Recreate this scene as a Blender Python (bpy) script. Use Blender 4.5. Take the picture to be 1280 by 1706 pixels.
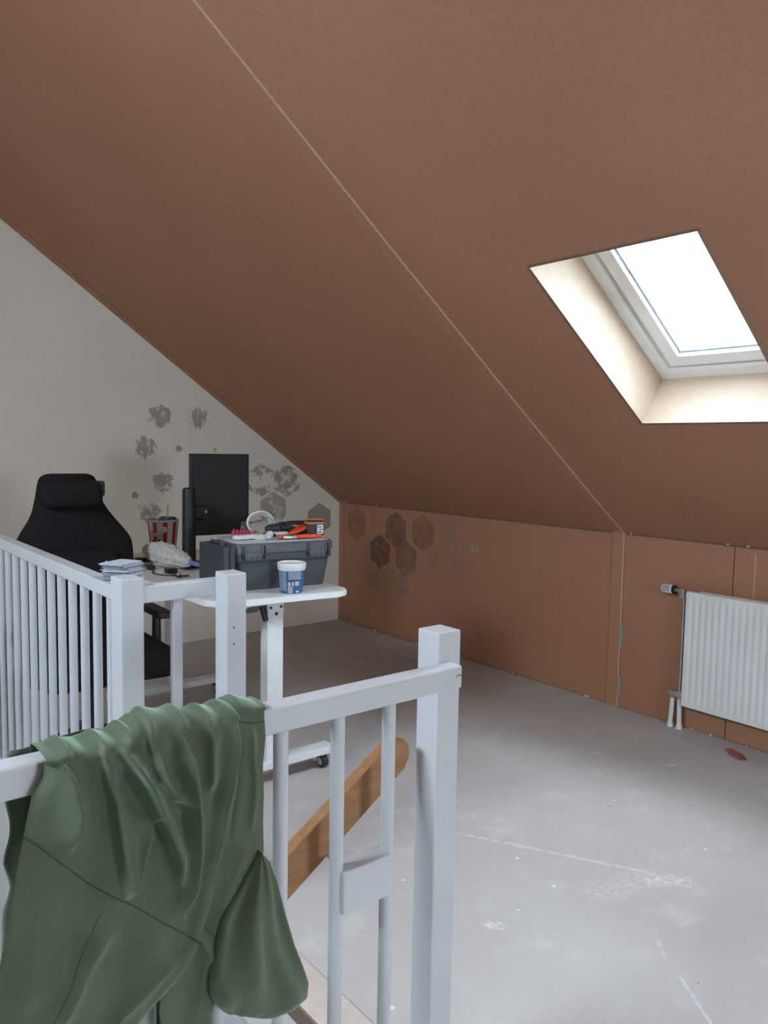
import bpy, bmesh, math, random
import numpy as np
from mathutils import Vector, Matrix

for o in list(bpy.data.objects): bpy.data.objects.remove(o)
S = bpy.context.scene
C = S.collection
PI = math.pi
R = math.radians

# ------------------------------------------------------------------ camera
cd = bpy.data.cameras.new('camera'); cam = bpy.data.objects.new('camera', cd); C.objects.link(cam)
cd.sensor_fit = 'VERTICAL'; cd.sensor_height = 36.0; cd.lens = 36.0*1298.5/1706.0
cd.clip_start = 0.02
cr = Vector((0.778687, -0.627176, 0.017261)); cu = Vector((0.038417, 0.075121, 0.996434)); cf = Vector((0.626236, 0.775247, -0.082590))
cam.matrix_world = Matrix(((cr.x, cu.x, -cf.x, 0.0), (cr.y, cu.y, -cf.y, 0.0), (cr.z, cu.z, -cf.z, 1.4), (0, 0, 0, 1)))
S.camera = cam

# ------------------------------------------------------------------ world: bright overcast sky
w = bpy.data.worlds.new('sky'); S.world = w; w.use_nodes = True
nt = w.node_tree; nt.nodes.clear()
bg = nt.nodes.new('ShaderNodeBackground'); out = nt.nodes.new('ShaderNodeOutputWorld')
bg.inputs[0].default_value = (0.76, 0.89, 1.0, 1); bg.inputs[1].default_value = 32.0
nt.links.new(bg.outputs[0], out.inputs[0])
S.view_settings.view_transform = 'Standard'; S.view_settings.look = 'None'
S.view_settings.gamma = 1.0; S.view_settings.use_curve_mapping = False
S.view_settings.exposure = 0.70

# room numbers (metres): X towards the knee wall, Y towards the far gable, Z up
XK, YG, ZK, TAN = 3.65, 5.09, 0.965, 0.707
CO, SI = 1/math.sqrt(1+TAN*TAN), TAN/math.sqrt(1+TAN*TAN)
XR = -0.25; ZR = ZK+TAN*(XK-XR); XL = XR-(XK-XR); YB = -2.4
def roof_z(x): return ZK+TAN*(XK-x)
SKY_X0, SKY_X1, SKY_Y0, SKY_Y1 = 2.137, 2.868, 1.235, 1.858

def portal(loc, rot, sx, sy):
    l = bpy.data.lights.new('daylight', 'AREA'); l.shape = 'RECTANGLE'; l.size = sx; l.size_y = sy
    l.cycles.is_portal = True
    o = bpy.data.objects.new('daylight_portal', l); C.objects.link(o); o.location = loc; o.rotation_euler = rot
xm = (SKY_X0+SKY_X1)/2
ROOF_ROT = (0, math.atan(TAN), 0)
def roof_pt(x, d): return (x+d*SI, roof_z(x)+d*CO)
px_, pz_ = roof_pt(xm, 0.30)
portal((px_, (SKY_Y0+SKY_Y1)/2, pz_), ROOF_ROT, 1.0, 0.7)
portal((px_, -0.75, pz_), ROOF_ROT, 1.0, 0.9)
portal((XR-1.55-.06, 1.65, ZR-TAN*1.55+0.08), (0, -math.atan(TAN), 0), 1.2, 1.4)
portal((1.3, YB-0.12, 1.45), (PI/2, 0, 0), 1.25, .95)

# ------------------------------------------------------------------ materials
MATS = {}
def mat(name, col, rough=0.6, col2=None, scale=20.0, bump=0.0, bscale=None, metal=0.0, detail=4.0, lo=0.35, hi=0.65, spec=0.5, sheen=0.0, stretch=None):
    if name in MATS: return MATS[name]
    m = bpy.data.materials.new(name); m.use_nodes = True
    n = m.node_tree; b = n.nodes['Principled BSDF']
    b.inputs['Roughness'].default_value = rough; b.inputs['Metallic'].default_value = metal
    b.inputs['Specular IOR Level'].default_value = spec
    if sheen: b.inputs['Sheen Weight'].default_value = sheen
    tc = n.nodes.new('ShaderNodeTexCoord')
    src = tc.outputs['Object']
    if stretch:
        mp = n.nodes.new('ShaderNodeMapping'); mp.inputs['Scale'].default_value = stretch
        n.links.new(src, mp.inputs[0]); src = mp.outputs[0]
    if col2 is None: col2 = tuple(c*0.93 for c in col)
    nz = n.nodes.new('ShaderNodeTexNoise'); nz.inputs['Scale'].default_value = scale; nz.inputs['Detail'].default_value = detail
    n.links.new(src, nz.inputs['Vector'])
    rp = n.nodes.new('ShaderNodeValToRGB')
    rp.color_ramp.elements[0].position = lo; rp.color_ramp.elements[0].color = (*col2, 1)
    rp.color_ramp.elements[1].position = hi; rp.color_ramp.elements[1].color = (*col, 1)
    n.links.new(nz.outputs['Fac'], rp.inputs[0]); n.links.new(rp.outputs[0], b.inputs['Base Color'])
    if bump:
        n2 = n.nodes.new('ShaderNodeTexNoise'); n2.inputs['Scale'].default_value = bscale or scale*4; n2.inputs['Detail'].default_value = 3
        n.links.new(src, n2.inputs['Vector'])
        bp = n.nodes.new('ShaderNodeBump'); bp.inputs['Strength'].default_value = bump; bp.inputs['Distance'].default_value = 0.004
        n.links.new(n2.outputs['Fac'], bp.inputs['Height']); n.links.new(bp.outputs[0], b.inputs['Normal'])
    MATS[name] = m
    return m

class NG:
    """small helper to write node maths"""
    def __init__(s, m): s.n = m.node_tree
    def node(s, t, **k):
        o = s.n.nodes.new(t)
        for a, v in k.items(): setattr(o, a, v)
        return o
    def put(s, sock, v):
        if isinstance(v, (int, float)): sock.default_value = v
        elif isinstance(v, tuple): sock.default_value = v
        else: s.n.links.new(v, sock)
    def m(s, op, a, b=0.0, c=0.0):
        o = s.node('ShaderNodeMath', operation=op); s.put(o.inputs[0], a); s.put(o.inputs[1], b); s.put(o.inputs[2], c); return o.outputs[0]
    def noise(s, vec, scale, detail=4, rough=0.5):
        o = s.node('ShaderNodeTexNoise'); s.n.links.new(vec, o.inputs['Vector']); o.inputs['Scale'].default_value = scale
        o.inputs['Detail'].default_value = detail; o.inputs['Roughness'].default_value = rough; return o.outputs['Fac']
    def vor(s, vec, scale, feat='F1', rnd=1.0):
        o = s.node('ShaderNodeTexVoronoi', feature=feat); s.n.links.new(vec, o.inputs['Vector']); o.inputs['Scale'].default_value = scale
        o.inputs['Randomness'].default_value = rnd; return o
    def smooth(s, v, a, b):
        o = s.node('ShaderNodeMapRange', interpolation_type='SMOOTHSTEP'); s.put(o.inputs[0], v); o.inputs[1].default_value = a; o.inputs[2].default_value = b; return o.outputs[0]
    def mix(s, f, a, b):
        o = s.node('ShaderNodeMix', data_type='RGBA'); s.put(o.inputs[0], f)
        s.put(o.inputs[6], (*a, 1) if isinstance(a, tuple) and len(a) == 3 else a); s.put(o.inputs[7], (*b, 1) if isinstance(b, tuple) and len(b) == 3 else b); return o.outputs[2]

def concrete():
    m = bpy.data.materials.new('screed'); m.use_nodes = True; g = NG(m); n = m.node_tree; b = n.nodes['Principled BSDF']
    P = g.node('ShaderNodeNewGeometry').outputs['Position']
    big = g.noise(P, 1.3, 4); mid = g.noise(P, 5.5, 6, .65); fine = g.noise(P, 120, 3)
    col = g.mix(g.smooth(big, .3, .7), (.45, .42, .395), (.51, .485, .465))
    col = g.mix(g.m('MULTIPLY', g.smooth(mid, .5, .8), .55), col, (.65, .64, .62))
    col = g.mix(g.m('MULTIPLY', g.smooth(mid, .48, .25), .4), col, (.44, .415, .39))
    col = g.mix(g.m('MULTIPLY', g.smooth(fine, .5, .72), .25), col, (.39, .37, .35))
    # paint flecks and grit
    v = g.vor(P, 7.0); d = g.noise(P, 60, 2)
    fl = g.m('LESS_THAN', g.m('ADD', v.outputs['Distance'], g.m('MULTIPLY', d, .10)), .102)
    col = g.mix(g.m('MULTIPLY', fl, .8), col, (.78, .78, .76))
    v2 = g.vor(P, 9.5); 
    col = g.mix(g.m('MULTIPLY', g.m('LESS_THAN', g.m('ADD', v2.outputs['Distance'], g.m('MULTIPLY', d, .06)), .060), .8), col, (.08, .075, .07))
    # scraped streaks and plaster smears, each at its own place
    sx = g.node('ShaderNodeSeparateXYZ'); n.links.new(P, sx.inputs[0])
    def seg(ax, ay, bx, by, wd, amt, c=(.76, .76, .75), nzs=40, thr=.5):
        nonlocal col
        L = math.hypot(bx-ax, by-ay); ux, uy = (bx-ax)/L, (by-ay)/L
        dx = g.m('SUBTRACT', sx.outputs[0], ax); dy = g.m('SUBTRACT', sx.outputs[1], ay)
        t = g.m('ADD', g.m('MULTIPLY', dx, ux), g.m('MULTIPLY', dy, uy))
        tc = g.m('MINIMUM', g.m('MAXIMUM', t, 0.0), L)
        ex = g.m('SUBTRACT', dx, g.m('MULTIPLY', tc, ux)); ey = g.m('SUBTRACT', dy, g.m('MULTIPLY', tc, uy))
        dd = g.m('SQRT', g.m('ADD', g.m('MULTIPLY', ex, ex), g.m('MULTIPLY', ey, ey)))
        nn = g.noise(P, nzs, 4, .7)
        f = g.m('MULTIPLY', g.smooth(dd, wd, wd*.2), g.smooth(nn, thr-.1, thr+.12))
        col = g.mix(g.m('MULTIPLY', f, amt), col, c)
    seg(2.24, 1.34, 2.32, 1.27, .05, .75, nzs=55, thr=.54); seg(1.95, 1.95, 2.27, 1.38, .012, .45, nzs=25, thr=.46); seg(2.26, 1.34, 2.05, 1.40, .09, .3, nzs=45, thr=.5)
    seg(1.635, 1.50, 1.655, 1.48, .03, .9, (.8, .82, .83), 75, .52); seg(1.88, 1.03, 1.72, .80, .007, .6, nzs=25, thr=.44); seg(2.0, 1.18, 1.92, 1.10, .012, .4)
    seg(2.98, 2.13, 3.01, 2.10, .007, .9, (.85, .85, .83), 20, .4); seg(3.14, 1.83, 3.17, 1.81, .007, .9, (.85, .85, .83), 20, .4)
    seg(2.7, 2.5, 2.9, 2.6, .06, .3, nzs=70); seg(2.6, 2.9, 2.72, 2.92, .02, .5, nzs=70); seg(2.1, 2.0, 1.9, 2.2, .05, .25, nzs=30)
    seg(1.7, 4.6, 2.1, 4.4, .05, .5, (.45, .44, .42)); seg(2.3, 4.7, 2.7, 4.75, .04, .5, (.5, .5, .48)); seg(2.5, 4.2, 2.9, 4.1, .04, .4, (.5, .5, .48)); seg(3.0, 4.6, 3.3, 4.5, .05, .5, (.5, .5, .48))
    n.links.new(col, b.inputs['Base Color']); b.inputs['Roughness'].default_value = .62
    bp = g.node('ShaderNodeBump'); bp.inputs['Strength'].default_value = .25; bp.inputs['Distance'].default_value = .004
    n.links.new(g.m('ADD', g.m('MULTIPLY', mid, .8), g.m('MULTIPLY', fine, .25)), bp.inputs['Height']); n.links.new(bp.outputs[0], b.inputs['Normal'])
    return m

def board(name, c1, c2):
    m = bpy.data.materials.new(name); m.use_nodes = True; g = NG(m); n = m.node_tree; b = n.nodes['Principled BSDF']
    P = g.node('ShaderNodeNewGeometry').outputs['Position']
    big = g.noise(P, 1.1, 3); fine = g.noise(P, 85, 6, .75); mid = g.noise(P, 22, 4, .6)
    col = g.mix(g.smooth(big, .3, .7), c1, c2)
    dark = tuple(x*.55 for x in c1); lite = tuple(min(1, x*1.35) for x in c1)
    col = g.mix(g.m('MULTIPLY', g.smooth(fine, .52, .78), .7), col, dark)
    col = g.mix(g.m('MULTIPLY', g.smooth(fine, .46, .28), .5), col, lite)
    col = g.mix(g.m('MULTIPLY', g.smooth(mid, .66, .76), .25), col, dark)
    n.links.new(col, b.inputs['Base Color']); b.inputs['Roughness'].default_value = .62; b.inputs['Specular IOR Level'].default_value = .35
    bp = g.node('ShaderNodeBump'); bp.inputs['Strength'].default_value = .12; bp.inputs['Distance'].default_value = .002
    n.links.new(fine, bp.inputs['Height']); n.links.new(bp.outputs[0], b.inputs['Normal'])
    return m

def stain_mat(name, col, lo, hi, amt, scale=18.0, stretch=(1, 1, 1), seed=0.0):
    m = bpy.data.materials.new(name); m.use_nodes = True; g = NG(m); n = m.node_tree; b = n.nodes['Principled BSDF']
    tc = g.node('ShaderNodeTexCoord').outputs['Object']
    mp = g.node('ShaderNodeMapping'); mp.inputs['Location'].default_value = (seed, seed*.7, seed*.3); mp.inputs['Scale'].default_value = stretch
    n.links.new(tc, mp.inputs[0])
    a = g.noise(mp.outputs[0], scale, 6, .65)
    n.links.new(g.mix(g.noise(mp.outputs[0], scale*3, 4), tuple(x*.75 for x in col), col), b.inputs['Base Color']); b.inputs['Roughness'].default_value = .85
    # ragged edge: the mask thins out towards the rim stored in the mesh
    at = g.node('ShaderNodeAttribute', attribute_name='rim')
    f = g.m('MULTIPLY', g.smooth(g.m('SUBTRACT', a, g.m('MULTIPLY', at.outputs['Fac'], .35)), lo, hi), amt)
    n.links.new(f, b.inputs['Alpha'])
    return m

M = {}
M['floor'] = concrete()
M['board'] = board('hardboard', (.36, .176, .105), (.395, .20, .123))
M['board2'] = board('hardboard_batten', (.38, .19, .116), (.395, .203, .128))
M['plaster'] = mat('plaster', (.76, .705, .62), .85, (.73, .675, .595), 3, bump=.25, bscale=110)
M['boardedge'] = mat('board_edge', (.62, .42, .29), .7, scale=40)
M['white'] = mat('white_gloss', (.62, .655, .69), .32, (.58, .61, .65), 5, bump=.05, bscale=60)
M['whitewall'] = mat('white_wall', (.72, .72, .71), .8, scale=4, bump=.2, bscale=90)
M['desk'] = mat('desk_white', (.80, .83, .84), .3, scale=6)
M['deskmetal'] = mat('desk_powdercoat', (.76, .79, .80), .35, scale=30)
M['lam'] = mat('desk_laminate', (.70, .70, .68), .38, scale=8)
M['black'] = mat('black_plastic', (.018, .018, .02), .45, (.014, .014, .016), 30, bump=.1, bscale=300)
M['mon'] = mat('monitor_plastic', (.010, .011, .015), .5, (.008, .009, .012), 30)
M['fabric'] = mat('chair_fabric', (.015, .015, .016), .95, (.010, .010, .011), 90, bump=.5, bscale=500, spec=.25)
M['grey'] = mat('toolbox_grey', (.070, .078, .088), .5, (.062, .069, .078), 30, bump=.25, bscale=350)
M['lid'] = mat('toolbox_lid', (.115, .127, .145), .45, (.10, .11, .13), 30, bump=.2, bscale=350)
M['lidtop'] = mat('toolbox_lid_top', (.46, .49, .52), .45, scale=20)
M['case'] = mat('case_dark', (.05, .057, .068), .5, scale=30, bump=.25, bscale=350)
M['chrome'] = mat('metal', (.62, .62, .61), .3, scale=30, metal=.9)
M['brass'] = mat('nickel_fitting', (.55, .52, .46), .35, scale=30, metal=.8)
M['wood'] = mat('handrail_wood', (.40, .205, .09), .5, (.31, .15, .062), 9, stretch=(1.0, 6, 9), detail=6, bump=.05)
M['kerb'] = mat('kerb_board', (.62, .53, .47), .7, (.56, .47, .41), 25)
M['kerbdark'] = mat('kerb_edge', (.20, .14, .11), .8, scale=60)
M['rad'] = mat('radiator_enamel', (.78, .80, .80), .3, scale=5)
M['radback'] = mat('radiator_back', (.62, .55, .48), .5, scale=5)
M['pvc'] = mat('pvc_white', (.88, .89, .90), .3, scale=6)
M['pvcg'] = mat('pvc_gasket', (.62, .64, .63), .5, scale=6)
M['red'] = mat('red_print', (.42, .03, .04), .5, scale=20)
M['paper'] = mat('white_card', (.72, .70, .68), .6, scale=20)
M['redtool'] = mat('red_plastic', (.62, .05, .12), .35, scale=30)
M['orange'] = mat('orange_grip', (.78, .10, .03), .4, (.65, .07, .02), 40)
M['orange2'] = mat('orange_shell', (.75, .24, .09), .45, scale=40)
M['toolwhite'] = mat('white_plastic', (.75, .76, .79), .35, scale=30)
M['navy'] = mat('blue_label', (.035, .13, .28), .4, (.028, .10, .23), 12)
M['navy2'] = mat('light_blue_label', (.19, .28, .38), .4, scale=12)
M['bluelid'] = mat('blue_lid', (.06, .08, .20), .35, scale=12)
M['yellow'] = mat('yellow_straw', (.62, .45, .06), .4, scale=12)
M['bluehandle'] = mat('blue_handle', (.13, .22, .48), .35, scale=12)
M['fluff'] = mat('duster_fluff', (.66, .64, .61), .95, (.50, .48, .46), 60, bump=.6, bscale=140, sheen=.4)
M['card'] = mat('sample_card_grey', (.42, .47, .53), .45, (.33, .38, .44), 60)
M['card2'] = mat('sample_card_pale', (.60, .64, .70), .45, (.5, .54, .6), 60)
M['ink'] = mat('dark_ink', (.03, .03, .035), .5, scale=20)
M['pink'] = mat('red_paper', (.62, .22, .22), .7, scale=40)
M['kitgrey'] = mat('tray_grey', (.20, .22, .23), .5, scale=30)
M['tan'] = mat('skin_print', (.62, .45, .35), .6, scale=30)
M['step'] = mat('stair_paint', (.46, .48, .50), .6, scale=10)
M['filler'] = mat('filler_white', (.80, .78, .75), .8, scale=60)
# green linen
def cloth_mat(name, c, c2):
    m = bpy.data.materials.new(name); m.use_nodes = True; g = NG(m); n = m.node_tree; b = n.nodes['Principled BSDF']
    P = g.node('ShaderNodeNewGeometry').outputs['Position']
    a = g.noise(P, 14, 4, .6)
    mp = g.node('ShaderNodeMapping'); mp.inputs['Scale'].default_value = (1, 1, .12); n.links.new(P, mp.inputs[0])
    wv = g.noise(mp.outputs[0], 900, 2)
    col = g.mix(g.smooth(a, .3, .7), c, c2)
    col = g.mix(g.m('MULTIPLY', g.smooth(wv, .5, .7), .15), col, tuple(x*.7 for x in c))
    n.links.new(col, b.inputs['Base Color']); b.inputs['Roughness'].default_value = .6; b.inputs['Sheen Weight'].default_value = .6
    b.inputs['Sheen Tint'].default_value = (.55, .8, .62, 1); b.inputs['Specular IOR Level'].default_value = .35
    bp = g.node('ShaderNodeBump'); bp.inputs['Strength'].default_value = .15; bp.inputs['Distance'].default_value = .001
    bp.inputs['Strength'].default_value = .35
    mp2 = g.node('ShaderNodeMapping'); mp2.inputs['Scale'].default_value = (1, 1, .45); mp2.inputs['Rotation'].default_value = (0, .5, 0); n.links.new(P, mp2.inputs[0])
    cr_ = g.m('ABSOLUTE', g.m('SUBTRACT', g.noise(mp2.outputs[0], 22, 3, .5), .5))
    n.links.new(g.m('ADD', g.m('MULTIPLY', g.noise(P, 700, 3), .12), g.m('MULTIPLY', cr_, 5.0)), bp.inputs['Height']); n.links.new(bp.outputs[0], b.inputs['Normal'])
    return m
M['cloth'] = cloth_mat('green_linen', (.076, .102, .056), (.090, .120, .070))
M['seam'] = mat('green_seam', (.04, .075, .042), .8, scale=60)
def clear_mat(name, col, op, rough=.1):
    m = bpy.data.materials.new(name); m.use_nodes = True; g = NG(m); n = m.node_tree
    n.nodes.remove(n.nodes['Principled BSDF']); o = n.nodes['Material Output']
    t = g.node('ShaderNodeBsdfTransparent'); t.inputs[0].default_value = (*col, 1)
    gl = g.node('ShaderNodeBsdfGlossy'); gl.inputs['Roughness'].default_value = rough
    mx = g.node('ShaderNodeMixShader'); mx.inputs[0].default_value = op
    fr = g.node('ShaderNodeFresnel'); fr.inputs[0].default_value = 1.4
    n.links.new(g.m('ADD', g.m('MULTIPLY', fr.outputs[0], .8), op), mx.inputs[0])
    n.links.new(t.outputs[0], mx.inputs[1]); n.links.new(gl.outputs[0], mx.inputs[2]); n.links.new(mx.outputs[0], o.inputs[0])
    return m
M['glass'] = clear_mat('window_glass', (.97, .985, 1), 0.0, .02)
M['bag'] = clear_mat('clear_bag', (.95, .95, .95), .08, .38)

# ------------------------------------------------------------------ mesh helpers
def add_box(bm, x0, x1, y0, y1, z0, z1, bev=0.0, mtx=None, seg=2):
    t = bmesh.new()
    bmesh.ops.create_cube(t, size=1)
    for v in t.verts: v.co = Vector((x0+(v.co.x+.5)*(x1-x0), y0+(v.co.y+.5)*(y1-y0), z0+(v.co.z+.5)*(z1-z0)))
    if bev: bmesh.ops.bevel(t, geom=t.edges[:], offset=bev, segments=seg, profile=.6, affect='EDGES')
    merge(bm, t, mtx)
def merge(bm, t, mtx=None):
    if mtx is not None: bmesh.ops.transform(t, matrix=mtx, verts=t.verts[:])
    me = bpy.data.meshes.new('tmp'); t.to_mesh(me); t.free(); bm.from_mesh(me); bpy.data.meshes.remove(me)
def add_tube(bm, pts, r, n=12, closed=False, cap=True):
    pts = [Vector(p) for p in pts]; rs = r if isinstance(r, (list, tuple)) else [r]*len(pts)
    rings = []; N = len(pts); prev = None
    for i, p in enumerate(pts):
        if closed: d = pts[(i+1) % N]-pts[i-1]
        else: d = pts[min(i+1, N-1)]-pts[max(i-1, 0)]
        d.normalize()
        if prev is None:
            a = Vector((0, 0, 1)) if abs(d.z) < .9 else Vector((1, 0, 0))
            u = d.cross(a).normalized()
        else:
            u = (prev-d*prev.dot(d)).normalized()
        prev = u; v = d.cross(u)
        rings.append([bm.verts.new(p+rs[i]*(math.cos(2*PI*k/n)*u+math.sin(2*PI*k/n)*v)) for k in range(n)])
    for i in range(N if closed else N-1):
        a, b = rings[i], rings[(i+1) % N]
        for k in range(n): bm.faces.new((a[k], a[(k+1) % n], b[(k+1) % n], b[k]))
    if cap and not closed:
        bm.faces.new(rings[0][::-1]); bm.faces.new(rings[-1])
def add_lathe(bm, prof, n=32, mtx=None):
    t = bmesh.new(); rings = []
    for r, z in prof:
        if r < 1e-6: rings.append([t.verts.new((0, 0, z))])
        else: rings.append([t.verts.new((r*math.cos(2*PI*k/n), r*math.sin(2*PI*k/n), z)) for k in range(n)])
    for a, b in zip(rings, rings[1:]):
        for k in range(n):
            k2 = (k+1) % n
            if len(a) == 1 and len(b) == 1: continue
            if len(a) == 1: t.faces.new((a[0], b[k2], b[k]))
            elif len(b) == 1: t.faces.new((a[k], a[k2], b[0]))
            else: t.faces.new((a[k], a[k2], b[k2], b[k]))
    merge(bm, t, mtx)
def add_prism(bm, poly, z0, z1, mtx=None, bev=0.0):
    t = bmesh.new()
    a = [t.verts.new((x, y, z0)) for x, y in poly]; b = [t.verts.new((x, y, z1)) for x, y in poly]; n = len(poly)
    t.faces.new(a[::-1]); t.faces.new(b)
    for k in range(n): t.faces.new((a[k], a[(k+1) % n], b[(k+1) % n], b[k]))
    if bev:
        es = [e for e in t.edges if abs(e.verts[0].co.z-e.verts[1].co.z) < 1e-6]
        bmesh.ops.bevel(t, geom=es, offset=bev, segments=2, affect='EDGES')
    merge(bm, t, mtx)
def quad(bm, a, b, c, d): bm.faces.new([bm.verts.new(p) for p in (a, b, c, d)])
def rrect(x0, x1, y0, y1, r, n=6):
    P = []
    for cx, cy, a0 in ((x1-r, y1-r, 0), (x0+r, y1-r, 90), (x0+r, y0+r, 180), (x1-r, y0+r, 270)):
        for k in range(n+1): a = R(a0+90*k/n); P.append((cx+r*math.cos(a), cy+r*math.sin(a)))
    return P
def BM(): return bmesh.new()
def obj(name, bm, m, parent=None, smooth=False, sub=0, kind=None):
    bmesh.ops.recalc_face_normals(bm, faces=bm.faces[:])
    me = bpy.data.meshes.new(name)
    if parent is not None and parent.get('_world'):
        p = Vector(parent['_world'])
        for v in bm.verts: v.co -= p
    bm.to_mesh(me); bm.free()
    for mm in (m if isinstance(m, (list, tuple)) else [m]): me.materials.append(M[mm] if isinstance(mm, str) else mm)
    o = bpy.data.objects.new(name, me); C.objects.link(o)
    if parent is not None: o.parent = parent; 
    if smooth:
        me.polygons.foreach_set('use_smooth', [True]*len(me.polygons))
        if smooth != 'all' and hasattr(me, 'set_sharp_from_angle'): me.set_sharp_from_angle(angle=R(38))
    if sub:
        md = o.modifiers.new('sub', 'SUBSURF'); md.levels = sub; md.render_levels = sub
    if kind: o['kind'] = kind
    return o
def sub_of(name, bm, m, part, world=None, **k):
    """child of a part; vertices given in the same space as the part's own"""
    root = part.parent
    if root is not None and root.get('_world'):
        p = Vector(root['_world'])
        for v in bm.verts: v.co -= p
    o = obj(name, bm, m, None, **k); o.parent = part; return o
def thing(name, label, cat, loc, rotz=0.0, group=None, world=False):
    o = bpy.data.objects.new(name, None); C.objects.link(o); o.location = loc; o.rotation_euler = (0, 0, rotz); o.empty_display_size = .05
    o['label'] = label; o['category'] = cat
    if group: o['group'] = group
    if world: o['_world'] = tuple(loc)
    return o
def tag(o, label, cat, group=None):
    o['label'] = label; o['category'] = cat
    if group: o['group'] = group
    return o
def recentre(o, p):
    p = Vector(p)
    for v in o.data.vertices: v.co -= p
    o.location = p; return o

# ------------------------------------------------------------------ the room
# floor with the stair opening
WX0, WX1, WY0, WY1, WY2, WXL = -0.75, 1.005, 1.13, 2.03, 4.55, 0.735
bm = BM()
for (x0, x1, y0, y1) in ((XL, XK, YB-.1, WY0), (WX1, XK, WY0, YG+.1), (XL, WX0, WY0, YG+.1), (WX0, WX1, WY2, YG+.1), (WXL, WX1, WY1, WY2)):
    add_box(bm, x0-(.1 if x0 == XL else 0), x1+(.1 if x1 == XK else 0), y0, y1, -.02, 0)
fl = obj('floor', bm, 'floor', kind='structure')
# tan boards trimming the stair opening
bm = BM(); add_box(bm, 1.005, 1.112, WY0-.07, WY1+.02, 0, .012, .002)
o = obj('trim_1', bm, 'kerb', kind='structure')
bm = BM(); add_box(bm, .998, 1.0055, WY0, WY1, -.035, .0115)
add_box(bm, .728, .737, WY1, WY2, -.035, .012)
obj('trim_2', bm, 'kerbdark', kind='structure')
# stair shaft walls
bm = BM()
for (x0, x1, y0, y1) in ((WX1-.004, WX1+.08, WY0, WY1), (WX0-.08, WX0, WY0, WY2), (WX0, WX1, WY0-.08, WY0), (WX0, WXL, WY2, WY2+.08), (WXL-.004, WXL+.08, WY1, WY2), (WXL, WX1, WY1, WY1+.08)):
    add_box(bm, x0, x1, y0, y1, -2.4, -.022)
add_box(bm, WX0-.08, WX1+.08, WY0-.08, WY2+.08, -2.45, -2.4)
obj('wall_stairwell', bm, 'whitewall', kind='structure')
st = thing('staircase', 'pale painted steps going down inside the stair opening', 'stairs', (0, 1.58, -2.4), world=True)
for k in range(6):
    bm = BM(); x1 = WX1-.006-.24*k; add_box(bm, x1-.27, x1, WY0+.005, WY1-.005, -.19*(k+1)-.04, -.19*(k+1), .006)
    add_box(bm, x1-.27, x1-.25, WY0+.005, WY1-.005, -.19*(k+2), -.19*(k+1)-.04)
    obj('step', bm, 'step', st)

# gable wall (far) and rear wall
def gable(name, y, th, m, holes=None):
    bm = BM(); poly = [(XL, 0), (XK, 0), (XK, ZK), (XR, ZR), (XL, ZK)]
    a = [bm.verts.new((x, y, z)) for x, z in poly]; b = [bm.verts.new((x, y+th, z)) for x, z in poly]
    bm.faces.new(a); bm.faces.new(b[::-1])
    for k in range(5): bm.faces.new((a[k], b[k], b[(k+1) % 5], a[(k+1) % 5]))
    return obj(name, bm, m, kind='structure')
wg = gable('wall_far', YG, .1, 'plaster')
# rear wall with an unseen window, added to let daylight in
bm = BM()
wx0, wx1, wz0, wz1 = .9, 1.7, 1.15, 1.75
add_box(bm, XL, wx0, YB-.1, YB, 0, ZR); add_box(bm, wx1, XK, YB-.1, YB, 0, ZR)
add_box(bm, wx0, wx1, YB-.1, YB, 0, wz0); add_box(bm, wx0, wx1, YB-.1, YB, wz1, ZR)
obj('wall_rear', bm, 'plaster', kind='structure')
bm = BM()
for a in ((wx0, wx1, wz0, wz0+.05), (wx0, wx1, wz1-.05, wz1), (wx0, wx0+.05, wz0, wz1), (wx1-.05, wx1, wz0, wz1), (1.275, 1.325, wz0, wz1)):
    add_box(bm, a[0], a[1], YB-.08, YB-.03, a[2], a[3])
obj('window_3', bm, 'pvc', kind='structure')
# knee walls
bm = BM(); add_box(bm, XK+.012, XK+.1, YB-.1, YG+.1, 0, ZK-.01)
kw = obj('wall_right', bm, 'board', kind='structure')
bm = BM(); add_box(bm, XL-.1, XL, YB-.1, YG+.1, 0, ZK)
obj('wall_left', bm, 'plaster', kind='structure')
# roof slopes with skylight openings, drawn as one sheet each
def slope(name, sgn, holes, m):
    xs = sorted({0.0, (XK-XR)+.12} | {abs(h[0]-XR) for h in holes} | {abs(h[1]-XR) for h in holes})
    ys = sorted({YB-.1, YG+.1} | {h[2] for h in holes} | {h[3] for h in holes})
    bm = BM()
    for i in range(len(xs)-1):
        for j in range(len(ys)-1):
            xm_, ym_ = XR+sgn*(xs[i]+xs[i+1])/2, (ys[j]+ys[j+1])/2
            if any(min(h[0], h[1]) < xm_ < max(h[0], h[1]) and h[2] < ym_ < h[3] for h in holes): continue
            P = [(XR+sgn*a, y, ZR-TAN*a) for a, y in ((xs[i], ys[j]), (xs[i+1], ys[j]), (xs[i+1], ys[j+1]), (xs[i], ys[j+1]))]
            quad(bm, *P)
    bmesh.ops.remove_doubles(bm, verts=bm.verts[:], dist=1e-5)
    return obj(name, bm, m, kind='structure')
H2 = (SKY_X0, SKY_X1, -.98, -.42)  # hole for the unseen second skylight, added for daylight
slope('ceiling', 1, [(SKY_X0, SKY_X1, SKY_Y0, SKY_Y1), H2], 'board')
HL = (XR-1.25, XR-1.75, 1.1, 2.2)  # unseen opening, added in the left slope to bring in more daylight
slope('ceiling_left', -1, [HL], 'board')

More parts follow.
